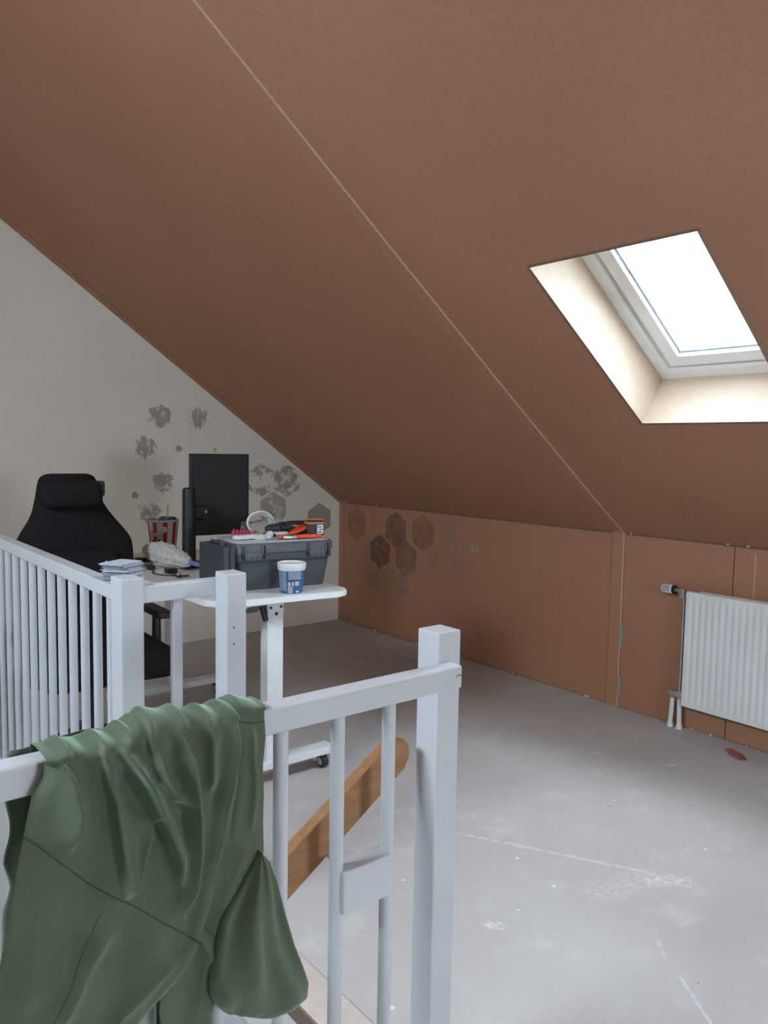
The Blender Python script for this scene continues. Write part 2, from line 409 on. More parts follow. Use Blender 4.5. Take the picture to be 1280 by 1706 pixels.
# skylights: lined reveal, frame, sash, pane
ROOFM = lambda x, y: Matrix(((CO, 0, SI, x), (0, 1, 0, y), (-SI, 0, CO, roof_z(x)), (0, 0, 0, 1)))
def skylight(n, x0, x1, y0, y1, detail=True):
    L = (x1-x0)/CO; W = y1-y0; Mx = ROOFM(x0, y0); d = .232
    bm = BM()      # reveal, four thin boards
    t = .012
    add_box(bm, -t, 0, -t, W+t, 0.0, d, mtx=Mx); add_box(bm, L, L+t, -t, W+t, 0.0, d, mtx=Mx)
    add_box(bm, 0, L, -t, 0, 0.0, d, mtx=Mx); add_box(bm, 0, L, W, W+t, 0.0, d, mtx=Mx)
    rv = obj('window_%d' % n, bm, 'reveal', kind='structure')
    def ring(name, i0, i1, z0, z1, m, par, bev=.003):
        bm = BM()
        add_box(bm, i0, i1, i0, W-i0, z0, z1, bev, Mx); add_box(bm, L-i1, L-i0, i0, W-i0, z0, z1, bev, Mx)
        add_box(bm, i1, L-i1, i0, i1, z0, z1, bev, Mx); add_box(bm, i1, L-i1, W-i1, W-i0, z0, z1, bev, Mx)
        o = obj(name, bm, m); o.parent = par; return o
    ring('window_frame', -.012, .052, d, d+.05, 'pvc', rv)
    ring('gasket', .050, .072, d+.014, d+.05, 'pvcg', rv, .001)
    sh = ring('sash', .070, .126, d+.004, d+.05, 'pvc', rv)
    ring('glazing_bead', .125, .135, d+.024, d+.05, 'bead', rv, .001)
    bm = BM(); add_box(bm, .13, L-.13, .13, W-.13, d+.036, d+.042, mtx=Mx)
    o = obj('pane', bm, 'glass'); o.parent = rv
    # unseen collar added as a light block, so that daylight only enters through the pane
    bm = BM(); add_box(bm, -.3, -.01, -.3, W+.3, d+.01, d+.04, mtx=Mx); add_box(bm, L+.01, L+.3, -.3, W+.3, d+.01, d+.04, mtx=Mx)
    add_box(bm, -.3, L+.3, -.3, -.01, d+.01, d+.04, mtx=Mx); add_box(bm, -.3, L+.3, W+.01, W+.3, d+.01, d+.04, mtx=Mx)
    o = obj('daylight_block', bm, 'board'); o.parent = rv
    return rv
M['reveal'] = mat('reveal_board', (.56, .445, .34), .6, (.53, .415, .31), 30)
M['bead'] = mat('glazing_bead', (.30, .38, .42), .4, scale=10)
skylight(1, SKY_X0, SKY_X1, SKY_Y0, SKY_Y1)
skylight(2, SKY_X0, SKY_X1, -.98, -.42)  # unseen, added so that daylight reaches the near railing
# battens: roof seam, gable edge, knee wall
def roof_strip(bm, x0, x1, y0, y1, th, off=0.0):
    Mx = ROOFM(x0, y0); add_box(bm, 0, (x1-x0)/CO, 0, y1-y0, -th+off, off, .0008, mtx=Mx)
bm = BM()
def strip_poly(bm, stations, w, th, m=None):
    """batten over the board seam, following the stations (x, y)"""
    prev = None
    for x, y in stations:
        z = roof_z(x)
        r = [bm.verts.new((x-SI*t, y+s, z-CO*t)) for s, t in ((0, 0), (0, th), (w, th), (w, 0))]
        if prev:
            for k in range(4): bm.faces.new((prev[k], prev[(k+1) % 4], r[(k+1) % 4], r[k]))
        prev = r
SEAM = [(XR+.05, 2.33), (1.1, 2.345), (1.94, 2.395), (2.7, 2.43), (3.37, 2.452), (XK+.004, 2.452)]
strip_poly(bm, SEAM, .062, .004)
obj('trim_3', bm, 'board2', kind='structure')
bm = BM(); strip_poly(bm, [(x, y-.0045) for x, y in SEAM], .0045, .005)
obj('trim_4', bm, 'boardedge', kind='structure')
bm = BM(); roof_strip(bm, XR+.02, XK, YG-.045, YG-.001, .012)
tr5 = obj('trim_5', bm, 'board2', kind='structure')
bm = BM(); add_box(bm, XK-.002, XK+.012, 2.447, 2.518, 0, ZK-.002, .001); add_box(bm, XK-.002, XK+.012, 5.03, YG-.001, 0, ZK-.002, .001)
obj('trim_6', bm, 'board2', kind='structure')
bm = BM(); add_box(bm, XK-.0025, XK+.012, 2.441, 2.4468, 0, ZK-.002)
obj('trim_7', bm, 'boardedge', kind='structure')
# boards of the knee wall, set back, with a dark gap under the roof
for i, (y0, y1) in enumerate(((2.522, 5.026), (1.835, 2.438), (YB, 1.830))):
    bm = BM(); add_box(bm, XK+.002, XK+.011, y0, y1, .004, ZK-.013, .001)
    o = obj('panel_seam', bm, 'board'); o.parent = kw
bm = BM(); add_box(bm, XK+.0112, XK+.0118, YB, YG-.03, .004, ZK-.009); o = obj('shadow_gap', bm, 'kerbdark'); o.parent = kw  # thin dark sheet, its colour stands in for shade in the gap
bm = BM(); add_box(bm, XK-.0005, XK+.0022, 1.728, 1.732, .71, .93); o = obj('filler_line', bm, 'boardedge'); o.parent = kw
# filler crumbs on the joints
def crumbs(name, pts, par, seed, r=.006):
    random.seed(seed); bm = BM()
    for p in pts:
        t = bmesh.new(); bmesh.ops.create_icosphere(t, subdivisions=1, radius=r*random.uniform(.5, 1.1))
        for v in t.verts: v.co += Vector((random.uniform(-1, 1), random.uniform(-1, 1), random.uniform(-1, 1)))*r*.25
        merge(bm, t, Matrix.Translation(p) @ Matrix.Diagonal((1.6, 1.2, .7, 1)))
    o = obj(name, bm, 'filler'); o.parent = par; o['kind'] = 'stuff'
crumbs('filler_crumbs', [(x, YG-.004, roof_z(x)-.014) for x in (1.27, 1.5, 1.515, 1.57, 1.68, 1.93, 2.02, 2.85, 2.86)], tr5, 3)
crumbs('filler_crumbs', [(XK-.004, y, ZK-.003) for y in (2.40, 1.865, 1.77, 1.765, 5.0, 4.6)], kw, 4, .007)
crumbs('filler_crumbs', [(XK-.006, y, .006) for y in (4.9, 4.6, 4.1, 3.2, 2.65, 2.63, 2.0, 1.9, 1.72)], kw, 5, .007)

# adhesive marks left by hexagonal panels: on the gable wall and the knee wall
def hexmark(o_par, centre, axis, rad, m, seed, poly=None):
    random.seed(seed); bm = BM()
    n = 6; rings = []
    lay = bm.verts.layers.float.new('rim')
    K = 8
    def P(u, v):
        return (centre[0]+u, YG-.0008, centre[1]+v) if axis == 'Y' else (XK+.0012, centre[0]+u, centre[1]+v)
    c = bm.verts.new(P(0, 0)); c[lay] = 0
    for k in range(1, K+1):
        ring = []
        for s in range(6):
            a0, a1 = R(90+60*s), R(150+60*s)
            for q in range(k):
                f = q/k; r = rad*k/K
                u = r*((1-f)*math.cos(a0)+f*math.cos(a1)); v = r*((1-f)*math.sin(a0)+f*math.sin(a1))
                w_ = bm.verts.new(P(u, v)); w_[lay] = max(0, (k/K-.55)/.45) if m[1] else 0.0; ring.append(w_)
        rings.append(ring)
    prev = [c]
    for k, ring in enumerate(rings, 1):
        L = len(ring)
        for i in range(L):
            a, b = ring[i], ring[(i+1) % L]
            if k == 1: bm.faces.new((c, a, b)); continue
            s, q = divmod(i, k); pl = len(prev)
            p0 = prev[(s*(k-1)+q) % pl]
            if q < k-1: bm.faces.new((p0, a, b)); bm.faces.new((p0, b, prev[(s*(k-1)+q+1) % pl]))
            else: bm.faces.new((p0, a, b))
        prev = ring
    o = obj('adhesive_mark', bm, m[0]); o.parent = o_par
    return o
GA = lambda s, st=(1, 1, 1), lo=.33, hi=.50, amt=.45, col=(.33, .295, .235): (stain_mat('glue_grey_%d' % s, col, lo, hi, amt, 24, st, s*3.1), True)
hexmark(wg, (2.15, 1.59), 'Y', .118, GA(1), 1)
hexmark(wg, (2.43, 1.585), 'Y', .118, GA(2, (2.2, 1, .7), .36, .52), 2)
hexmark(wg, (2.04, 1.374), 'Y', .118, GA(3, (2, 1, .8), .36, .52), 3)
hexmark(wg, (2.165, 1.135), 'Y', .118, GA(4, (1, 1, 1.5), .38, .52), 4)
hexmark(wg, (2.07, .93), 'Y', .118, GA(5, (1.4, 1, 1), .39, .53), 5)
sol = lambda s, lo, hi, amt, col=(.35, .30, .25): (stain_mat('glue_flat_%d' % s, col, lo, hi, amt, 17, (1, 1, 1), s*2.3), False)
hexmark(wg, (2.93, 1.142), 'Y', .128, sol(11, .47, .56, .45), 6)
hexmark(wg, (3.155, 1.135), 'Y', .128, sol(12, .42, .54, .5), 7)
hexmark(wg, (3.035, .925), 'Y', .128, sol(13, .34, .5, .4), 8)
hexmark(wg, (3.455, .83), 'Y', .125, sol(14, .2, .45, .55), 9)
hexmark(wg, (2.28, 1.365), 'Y', .035, GA(6, (1, 1, 1), .38, .5, .5, (.5, .33, .27)), 10)
hexmark(wg, (2.56, 1.36), 'Y', .03, GA(7, (1, 1, 1), .38, .5, .5, (.6, .5, .2)), 11)
hexmark(wg, (1.97, 1.05), 'Y', .04, GA(8, (3, 1, .5), .42, .52, .6), 12)
dk = (.19, .105, .066)
for i, (y, z, a) in enumerate(((4.86, .80, .22), (4.38, .80, .42), (4.08, .80, .28), (4.56, .615, .5), (4.26, .60, .32))):
    hexmark(kw, (y, z), 'X', .135, sol(20+i, .22, .6, a, dk), 30+i)
lt = (.47, .33, .26)
for i, (y, z) in enumerate(((3.95, .64), (3.72, .62), (4.65, .40), (4.30, .40), (3.80, .83), (3.57, .745))):
    hexmark(kw, (y, z), 'X', .13 if i < 5 else .06, (stain_mat('glue_light_%d' % i, lt if i < 5 else (.55, .48, .42), .36, .62, .5 if i != 5 else .8, 26, (1, 1, 1), 5+i), True), 40+i)
# door hinges on the knee wall
for z0, z1 in ((.337, .452), (.062, .172)):
    bm = BM(); add_box(bm, XK-.0045, XK+.001, 2.425, 2.447, z0, z1, .001); add_tube(bm, [(XK-.006, 2.438, z0), (XK-.006, 2.438, z1)], .004, 8)
    o = obj('hinge', bm, 'chrome'); o.parent = kw

# ------------------------------------------------------------------ radiator
rt = thing('radiator', 'white ribbed panel radiator mounted on brown board wall', 'radiator', (3.6, 1.4, .13), world=True)
ry0, ry1, rz0, rz1 = .85, 2.03, .13, .716
bm = BM()
xf = 3.572
prof = [ (ry1, xf+.012), (ry1-.004, xf+.002), (ry1-.02, xf)]
y = ry1-.03
while y > ry0+.04:
    prof += [(y, xf), (y-.006, xf+.0055), (y-.012, xf+.0055), (y-.018, xf)]
    y -= .0333
prof += [(ry0+.02, xf), (ry0+.004, xf+.002), (ry0, xf+.012)]
zs = [rz0+.03, rz0+.045, rz1-.045, rz1-.03]
cols = []
for (yy, xx) in prof:
    dp = xx-xf if (ry0+.03 < yy < ry1-.022) else 0
    base = xx-dp
    cols.append([bm.verts.new((xf+.012, yy, rz0)), bm.verts.new((base+.002, yy, rz0+.004)), bm.verts.new((base, yy, zs[0])), bm.verts.new((base+dp, yy, zs[1])), bm.verts.new((base+dp, yy, zs[2])), bm.verts.new((base, yy, zs[3])), bm.verts.new((base+.002, yy, rz1-.004)), bm.verts.new((xf+.012, yy, rz1))])
for a, b in zip(cols, cols[1:]):
    for k in range(7): bm.faces.new((a[k], a[k+1], b[k+1], b[k]))
obj('front_panel', bm, 'rad', rt, smooth=True)
bm = BM(); add_box(bm, xf+.040, xf+.050, ry0+.05, ry1-.055, rz0+.012, rz1+.002, .001); obj('back_panel', bm, 'radback', rt)
bm = BM(); add_box(bm, xf+.012, xf+.040, ry0+.07, ry1-.07, rz0+.02, rz1-.012)
for k in range(3): add_box(bm, xf+.05, XK+.001, ry0+.2+k*.4, ry0+.23+k*.4, rz0+.1, rz1-.1)
obj('convector', bm, 'rad', rt)
bm = BM(); add_tube(bm, [(3.60, 2.03, .69), (3.60, 2.055, .69), (3.60, 2.065, .69)], .012); add_box(bm, 3.585, 3.615, 2.045, 2.075, .675, .72, .004)
add_tube(bm, [(3.60, 2.07, .708), (3.60, 2.105, .708)], .010); add_tube(bm, [(3.60, 2.05, .68), (3.60, 2.05, .65)], .009)
obj('valve_body', bm, 'brass', rt, smooth=True)
bm = BM(); add_tube(bm, [(3.60, 2.100, .709), (3.60, 2.112, .709)], .0225, 20); kb = obj('collar', bm, 'black', rt, smooth=True)
bm = BM(); add_tube(bm, [(3.60, 2.112, .709), (3.60, 2.118, .709), (3.60, 2.165, .709), (3.60, 2.172, .709)], [.019, .0235, .022, .017], 20)
kn = obj('thermostat_knob', bm, 'rad', rt, smooth=True)
bm = BM()
for k in range(3): add_box(bm, 3.5745+.0012*k, 3.577+.0012*k, 2.122, 2.160, .703+k*.0085, .7055+k*.0085)
sub_of('marking', bm, 'ink', kn)
bm = BM(); add_tube(bm, [(3.60, 2.05, .66), (3.60, 2.05, .2)], .0075, 12); add_tube(bm, [(3.60, 2.02, .19), (3.60, 2.055, .19)], .010); obj('supply_pipe', bm, 'chrome', rt, smooth=True)
bm = BM(); add_box(bm, 3.585, 3.615, 2.03, 2.105, .165, .195, .006); add_tube(bm, [(3.60, 2.05, .22), (3.60, 2.05, .15)], .011); add_tube(bm, [(3.60, 2.09, .18), (3.60, 2.09, .15)], .010); obj('valve_block', bm, 'brass', rt, smooth=True)
for yy, dy in ((2.05, 0.0), (2.088, .012)):
    bm = BM(); add_tube(bm, [(3.60, yy, .155), (3.605, yy+dy*.5, .08), (3.61, yy+dy, .022), (3.61, yy+dy, .020), (3.61, yy+dy, .0)], [.0115, .0115, .0115, .016, .016], 14); obj('pipe_sleeve', bm, 'rad', rt, smooth=True)
# scrap of red paper
bm = BM()
P = [(-.045, -.018, .001), (-.01, -.03, .004), (.045, -.012, .012), (.05, .010, .004), (.0, .022, .001), (-.05, .018, .007)]
vs = [bm.verts.new(p) for p in P]; c0 = bm.verts.new((0, 0, .009))
for k in range(6): bm.faces.new((vs[k], vs[(k+1) % 6], c0))
bmesh.ops.solidify(bm, geom=bm.faces[:], thickness=.0006)
for v in bm.verts: v.co.x *= 1.25; v.co.y *= 1.2
o = obj('paper_scrap', bm, 'pink'); o.location = (3.50, 1.70, .001); o.rotation_euler = (0, 0, R(60)); tag(o, 'small crumpled red paper scrap on the floor below the radiator', 'paper')

# ------------------------------------------------------------------ railings
def post(bm, x0, x1, y0, y1, z0, z1): add_box(bm, x0, x1, y0, y1, z0, z1, .004, seg=2)
nr = thing('stair_railing', 'white wooden railing nearest the camera, green blouse hanging over it', 'railing', (.5, 1.12, 0), world=True)
bm = BM(); post(bm, 1.054, 1.116, 1.123, 1.186, -.15, 1.03); obj('post', bm, 'white', nr)
bm = BM(); add_box(bm, -1.0, 1.083, 1.082, 1.1225, .924, .970, .006, seg=3); tr_ = obj('top_rail', bm, 'white', nr)
random.seed(8); bm = BM()
for k in range(3):
    t = bmesh.new(); bmesh.ops.create_icosphere(t, subdivisions=1, radius=.0018); merge(bm, t, Matrix.Translation((1.067+.005*k, 1.0815, .951+.002*(k % 2))) @ Matrix.Diagonal((1, .3, 1.6, 1)))
sub_of('chip', bm, 'wood', tr_)
for k in range(-14, 4):
    x = .677+.1185*k
    if k == 3: continue
    bm = BM(); add_tube(bm, [(x, 1.106, -.12), (x, 1.106, .926)], .0131, 20); obj('baluster', bm, 'white', nr, smooth=True)
bm = BM(); add_box(bm, -1.0, 1.054, 1.088, 1.124, -.15, -.11, .003); obj('bottom_rail', bm, 'white', nr)
bm = BM(); add_box(bm, .797, .912, 1.084, 1.132, .553, .634, .005, seg=3); obj('mounting_block', bm, 'white', nr)

fr = thing('stair_railing', 'white wooden railing with closely set balusters in front of the black chair', 'railing', (.8, 2.2, 0), world=True)
bm = BM(); post(bm, 1.041, 1.103, 1.998, 2.074, -.15, 1.03); p2 = obj('post', bm, 'white', fr)
for z in (.873, .825):
    bm = BM(); add_tube(bm, [(1.062, 1.9975, z), (1.062, 1.9982, z)], .0028, 10); sub_of('screw_hole', bm, 'ink', p2)
bm = BM(); post(bm, .760, .824, 2.070, 2.152, -.15, 1.03); obj('post', bm, 'white', fr)
bm = BM(); add_box(bm, .822, 1.09, 2.0735, 2.112, .957, 1.006, .004); obj('top_rail', bm, 'white', fr)
bm = BM(); add_box(bm, .914, .942, 2.079, 2.106, -.05, .958, .003); obj('baluster', bm, 'white', fr)
bm = BM(); add_box(bm, .760, .808, 2.150, WY2+.05, .962, 1.004, .004); obj('top_rail', bm, 'white', fr)
y = 2.198; 
while y < WY2:
    bm = BM(); add_tube(bm, [(.778, y, -.05), (.778, y, .965)], .0131, 16); obj('baluster', bm, 'white', fr, smooth=True)
    y += .1165
bm = BM(); add_box(bm, .745, .805, 2.07, WY2+.05, -.06, .03, .003); add_box(bm, .80, 1.05, 2.074, 2.112, -.06, .03, .003); obj('bottom_rail', bm, 'white', fr)

# wooden handrail inside the stairwell
hr = thing('handrail', 'sloping varnished wooden handrail behind the near white railing', 'handrail', (.8, 1.18, .66), world=True)
bm = BM()
ang = math.atan(.65); hw = .035
Lh = 1.7
poly = rrect(0, Lh, -hw, hw, .032, 8)
add_prism(bm, [(-x, y) for x, y in poly], -.013, .013, bev=.005)
Mh = Matrix.Translation((1.018, 1.180, .797)) @ Matrix.Rotation(-ang, 4, 'Y') @ Matrix.Rotation(PI/2, 4, 'X')
bmesh.ops.transform(bm, matrix=Mh, verts=bm.verts[:])
obj('rail', bm, 'wood', hr, smooth=True)
bm = BM(); add_tube(bm, [(.855, 1.131, .60), (.84, 1.165, .60), (.835, 1.18, .615), (.832, 1.18, .648)], .007, 10); add_box(bm, .80, .85, 1.17, 1.19, .632, .640, .001, mtx=Matrix.Translation((.83, 1.18, .640)) @ Matrix.Rotation(-ang, 4, 'Y') @ Matrix.Translation((-.825, -1.18, -.636)))
obj('bracket', bm, 'chrome', hr, smooth=True)

# ------------------------------------------------------------------ desk
DZ = .80
dk_ = thing('standing_desk', 'white height adjustable desk on two lifting columns by the gable wall', 'desk', (1.62, 3.35, 0), world=True)
bm = BM()
A, B_, Cc, Dd = (1.335, 2.665), (1.945, 2.600), (1.955, 4.13), (1.275, 4.16)
def roundpoly(P, r, n=8):
    Q = []
    for i in range(len(P)):
        p0, p1, p2_ = Vector(P[i-1]), Vector(P[i]), Vector(P[(i+1) % len(P)])
        a = p1+(p0-p1).normalized()*r; b = p1+(p2_-p1).normalized()*r
        for k in range(n+1):
            t = k/n; q = (1-t)**2*a+2*t*(1-t)*p1+t*t*b; Q.append((q.x, q.y))
    return Q
add_prism(bm, roundpoly([A, B_, Cc, Dd], .09), DZ-.024, DZ-.0, bev=.004)
obj('tabletop', bm, 'desk', dk_)
bm = BM(); add_prism(bm, roundpoly([(A[0]+.004, A[1]+.004), (B_[0]-.004, B_[1]+.004), (Cc[0]-.004, Cc[1]-.004), (Dd[0]+.004, Dd[1]-.004)], .087), DZ+.0001, DZ+.0006)
obj('desk_surface', bm, 'lam', dk_)
for yc in (2.745, 3.955):
    fx = 0.0 if yc < 3 else .08
    bm = BM(); add_box(bm, 1.598+fx, 1.672+fx, yc-.028, yc+.032, .09 if yc < 3 else .22, DZ-.045, .004); lg = obj('leg', bm, 'deskmetal', dk_)
    if yc > 3:
        bm = BM(); add_box(bm, 1.604+fx, 1.666+fx, yc-.022, yc+.026, .09, .23, .003); sub_of('inner_column', bm, 'deskmetal', lg)
    else:
        bm = BM()
        add_tube(bm, [(1.638, yc-.0275, .715), (1.638, yc-.031, .715)], .007, 12); add_tube(bm, [(1.612, yc-.0275, .742), (1.612, yc-.031, .742)], .006, 12); add_tube(bm, [(1.66, yc-.0275, .742), (1.66, yc-.031, .742)], .006, 12)
        sub_of('bolt', bm, 'ink', lg)
    bm = BM(); add_box(bm, 1.28+fx, 1.928+fx, yc-.036, yc+.036, .066, .098, .003); ft = obj('foot', bm, 'deskmetal', dk_)
    for xc in (1.325+fx, 1.885+fx):
        bm = BM()
        add_tube(bm, [(xc-.012, yc-.004, .028), (xc-.010, yc-.004, .028), (xc+.016, yc-.004, .028), (xc+.018, yc-.004, .028)], [.022, .0275, .0275, .022], 20)
        add_box(bm, xc-.016, xc+.016, yc-.02, yc+.02, .045, .067, .004)
        cs = sub_of('caster', bm, 'black', ft, smooth=True)
        bm = BM(); add_tube(bm, [(xc-.0135, yc-.004, .028), (xc-.0118, yc-.004, .028)], .017, 16); o = obj('wheel_cap', bm, 'pvcg')
        for v in o.data.vertices: v.co -= Vector((1.62, 3.35, 0))
        o.parent = ft
bm = BM()
add_box(bm, 1.43, 1.90, 2.72, 2.78, DZ-.046, DZ-.0245, .003); add_box(bm, 1.36, 1.90, 3.92, 3.98, DZ-.046, DZ-.0245, .003)
add_box(bm, 1.60, 1.66, 2.75, 3.95, DZ-.066, DZ-.0255, .003)
obj('frame', bm, 'deskmetal', dk_)
bm = BM(); add_tube(bm, [(1.58, 2.735, DZ-.05), (1.592, 2.72, .69)], .012, 10); obj('strut', bm, 'black', dk_, smooth=True)
bm = BM(); add_prism(bm, rrect(-.10, .045, -.05, .05, .02), -.02, .02, Matrix.Translation((1.655, 2.98, .722)) @ Matrix.Rotation(PI/2, 4, 'X'), bev=.004); tb = obj('cable_tray', bm, 'kitgrey', dk_)
bm = BM(); add_tube(bm, [(1.57, 2.955, .70), (1.62, 2.955, .695), (1.675, 2.955, .71), (1.68, 2.955, .76)], .004, 8); sub_of('cable', bm, 'toolwhite', tb, smooth=True)

_th = R(-1.0); _pv = Vector((1.64, 2.74, 0)); dk_.location = _pv+Matrix.Rotation(_th, 3, 'Z') @ (dk_.location-_pv); dk_.rotation_euler = (0, 0, _th)
# ------------------------------------------------------------------ padded desk chair
ch = thing('desk_chair', 'black high-backed padded desk chair behind the white railing', 'chair', (1.125, 3.42, 0), R(-2))
# local: faces -Y; back at +Y
def outline_pad(rows, y_of, th, nz=10, crown=.02):
    """padded sheet: rows (z, xl, xr); front bulges, back flat"""
    bm = BM(); nx = 12; F = []; Bk = []
    for (z, xl, xr) in rows:
        xl -= .025; xr -= .025
        f, b = [], []
        for i in range(nx+1):
            t = i/nx; x = xl+(xr-xl)*t; e = (1-abs(2*t-1)**4)
            yy = y_of(z, x)
            f.append(bm.verts.new((x, yy-th*.5*e-.004-crown*(1-(2*t-1)**2), z))); b.append(bm.verts.new((x, yy+th*.5*e+.004, z)))
        F.append(f); Bk.append(b)
    for a, b in zip(F, F[1:]):
        for i in range(nx): bm.faces.new((a[i], a[i+1], b[i+1], b[i]))
    for a, b in zip(Bk, Bk[1:]):
        for i in range(nx): bm.faces.new((a[i], b[i], b[i+1], a[i+1]))
    for k in range(len(F)-1):
        bm.faces.new((F[k][0], F[k+1][0], Bk[k+1][0], Bk[k][0])); bm.faces.new((F[k][-1], Bk[k][-1], Bk[k+1][-1], F[k+1][-1]))
    for i in range(nx):
        bm.faces.new((F[0][i], Bk[0][i], Bk[0][i+1], F[0][i+1])); bm.faces.new((F[-1][i], F[-1][i+1], Bk[-1][i+1], Bk[-1][i]))
    return bm
back_y = lambda z, x: .12+(z-.45)*.16 - abs(x)**2*.55*(1 if z < 1.0 else .4)
rows = [(.44, -.20, .20), (.50, -.235, .235), (.60, -.255, .255), (.72, -.262, .262), (.84, -.268, .266), (.92, -.262, .268), (.96, -.25, .262), (1.0, -.222, .238), (1.04, -.192, .205), (1.08, -.168, .175), (1.12, -.158, .150), (1.17, -.145, .135), (1.21, -.138, .130), (1.235, -.130, .122), (1.25, -.115, .108), (1.257, -.085, .08)]
obj('backrest', outline_pad(rows, back_y, .075), 'fabric', ch, smooth='all', sub=1)
bm = BM(); add_box(bm, -.128, .128, -.055, .055, -.062, .062, .05, Matrix.Translation((-.03, .165, 1.165)) @ Matrix.Rotation(R(-9), 4, 'X'), seg=4); obj('head_pillow', bm, 'fabric', ch, smooth='all')
bm = BM(); add_box(bm, -.15, .15, -.065, .065, -.095, .095, .055, Matrix.Translation((-.01, .075, .83)) @ Matrix.Rotation(R(-9), 4, 'X'), seg=4); obj('lumbar_pillow', bm, 'fabric', ch, smooth='all')
bm = BM(); add_box(bm, .085, .116, .16, .23, 1.155, 1.225, .012); obj('pillow_strap', bm, 'black', ch)
bm = BM(); add_box(bm, -.27, .27, -.34, .16, .385, .505, .055, seg=4)
for v in bm.verts:
    v.co.z += .035*(abs(v.co.x)/.27)**3 * (1 if v.co.z > .45 else 0) + (.03*max(0, -v.co.y-.2)/.14 if v.co.z < .45 else 0)
obj('seat', bm, 'fabric', ch, smooth='all')
for s in (-1, 1):
    bm = BM(); add_tube(bm, [(s*.22, -.02, .37), (s*.27, -.02, .38), (s*.283, -.02, .42), (s*.283, -.02, .62)], [.018, .018, .022, .019], 12); ar = obj('armrest', bm, 'black', ch, smooth=True)
    bm = BM(); add_box(bm, s*.283-.034, s*.283+.034, -.14, .12, .62, .652, .012, seg=3); obj('arm_pad', bm, 'black', ch, smooth=True)
bm = BM(); add_box(bm, -.12, .12, -.12, .12, .345, .39, .01); add_tube(bm, [(0, 0, .33), (0, 0, .10)], [.035, .03], 16); obj('gas_lift', bm, 'black', ch, smooth=True)
for k in range(5):
    a = R(72*k+20); bm = BM(); add_tube(bm, [(0, 0, .11), (.16*math.cos(a), .16*math.sin(a), .10), (.275*math.cos(a), .275*math.sin(a), .07)], [.032, .026, .018], 10)
    lg = obj('base_leg', bm, 'black', ch, smooth=True)
    bm = BM(); cx, cy = .275*math.cos(a), .275*math.sin(a)
    tx, ty = -math.sin(a), math.cos(a)
    add_tube(bm, [(cx-.025*tx, cy-.025*ty, .028), (cx+.025*tx, cy+.025*ty, .028)], .028, 14); add_tube(bm, [(cx, cy, .03), (cx, cy, .07)], .01, 8)
    o = obj('caster', bm, 'black', None, smooth=True); o.parent = lg

# ------------------------------------------------------------------ monitor
mo = thing('monitor', 'black upright monitor seen from behind, on a round column stand', 'monitor', (1.652, 3.56, DZ+.0006))
bm = BM(); add_box(bm, -.160, .160, -.012, .012, -.207, .207, .006); 
bmesh.ops.transform(bm, matrix=Matrix.Translation((.197, .075, .345)) @ Matrix.Rotation(R(-4), 4, 'Z'), verts=bm.verts[:]); pn = obj('housing', bm, 'mon', mo)
bm = BM(); add_box(bm, -.15, .15, -.004, .0, -.195, .195, .0018); bmesh.ops.transform(bm, matrix=Matrix.Translation((.197, .0635, .340)) @ Matrix.Rotation(R(-4), 4, 'Z'), verts=bm.verts[:]); obj('rear_cover', bm, 'mon', mo)
bm = BM(); add_box(bm, -.152, .152, .0, .0015, -.2, .2); bmesh.ops.transform(bm, matrix=Matrix.Translation((.197, .0875, .345)) @ Matrix.Rotation(R(-4), 4, 'Z'), verts=bm.verts[:]); obj('screen', bm, 'black', mo)
bm = BM(); add_tube(bm, [(-.015, -.02, .0), (-.015, -.02, .004), (-.015, -.02, .372), (-.015, -.02, .383), (-.015, -.02, .388)], [.034, .034, .031, .029, .018], 24); obj('stand_column', bm, 'mon', mo, smooth=True)
bm = BM(); add_box(bm, .01, .10, -.02, .060, .235, .295, .01); add_box(bm, .0, .085, -.01, .055, .150, .225, .01); obj('stand_arm', bm, 'black', mo)
bm = BM(); add_tube(bm, [(.075, -.021, .268), (.075, -.023, .268)], .007, 12); obj('screw', bm, 'chrome', mo)
bm = BM(); add_prism(bm, roundpoly([(-.06, -.08), (.14, -.10), (.21, .09), (.0, .13)], .03), 0, .008, bev=.003); obj('stand_base', bm, 'black', mo)

# ------------------------------------------------------------------ chicken bucket with cup
bk = thing('paper_bucket', 'red and white striped paper bucket on the desk beside the monitor', 'bucket', (1.680, 3.95, DZ+.0006))
z1 = .193
bm = BM(); add_lathe(bm, [(.0, .002), (.062, .002), (.081, z1), (.0835, z1+.002), (.0835, z1+.006), (.079, z1+.006), (.060, .006), (.0, .006)], 48); bd = obj('body', bm, 'paper', bk, smooth=True)
def on_cone(a, z, e=.0006):
    r = .062+(.081-.062)*(z-.002)/(z1-.002)+e; return (r*math.cos(a), r*math.sin(a), z)
for k in range(9):
    bm = BM(); a0 = R(40*k+206); wd = R(17)
    for j in range(6):
        b0, b1 = a0+wd*j/6, a0+wd*(j+1)/6
        for q in range(4): quad(bm, on_cone(b0, .004+q*.046), on_cone(b1, .004+q*.046), on_cone(b1, .004+(q+1)*.046), on_cone(b0, .004+(q+1)*.046))
    obj('stripe_print', bm, 'red', bk)
def patch(bm, ac, zc, ra, rz, e, n=16):
    c = bm.verts.new(on_cone(ac, zc, e)); v = [bm.verts.new(on_cone(ac+ra*math.cos(2*PI*k/n), zc+rz*math.sin(2*PI*k/n), e)) for k in range(n)]
    for k in range(n): bm.faces.new((c, v[k], v[(k+1) % n]))
camang = math.atan2(-3.95, -1.68)
bm = BM(); patch(bm, camang+.06, .150, .20, .017, .0012); patch(bm, camang-.42, .095, .42, .033, .0012); obj('white_badge', bm, 'paper', bk)
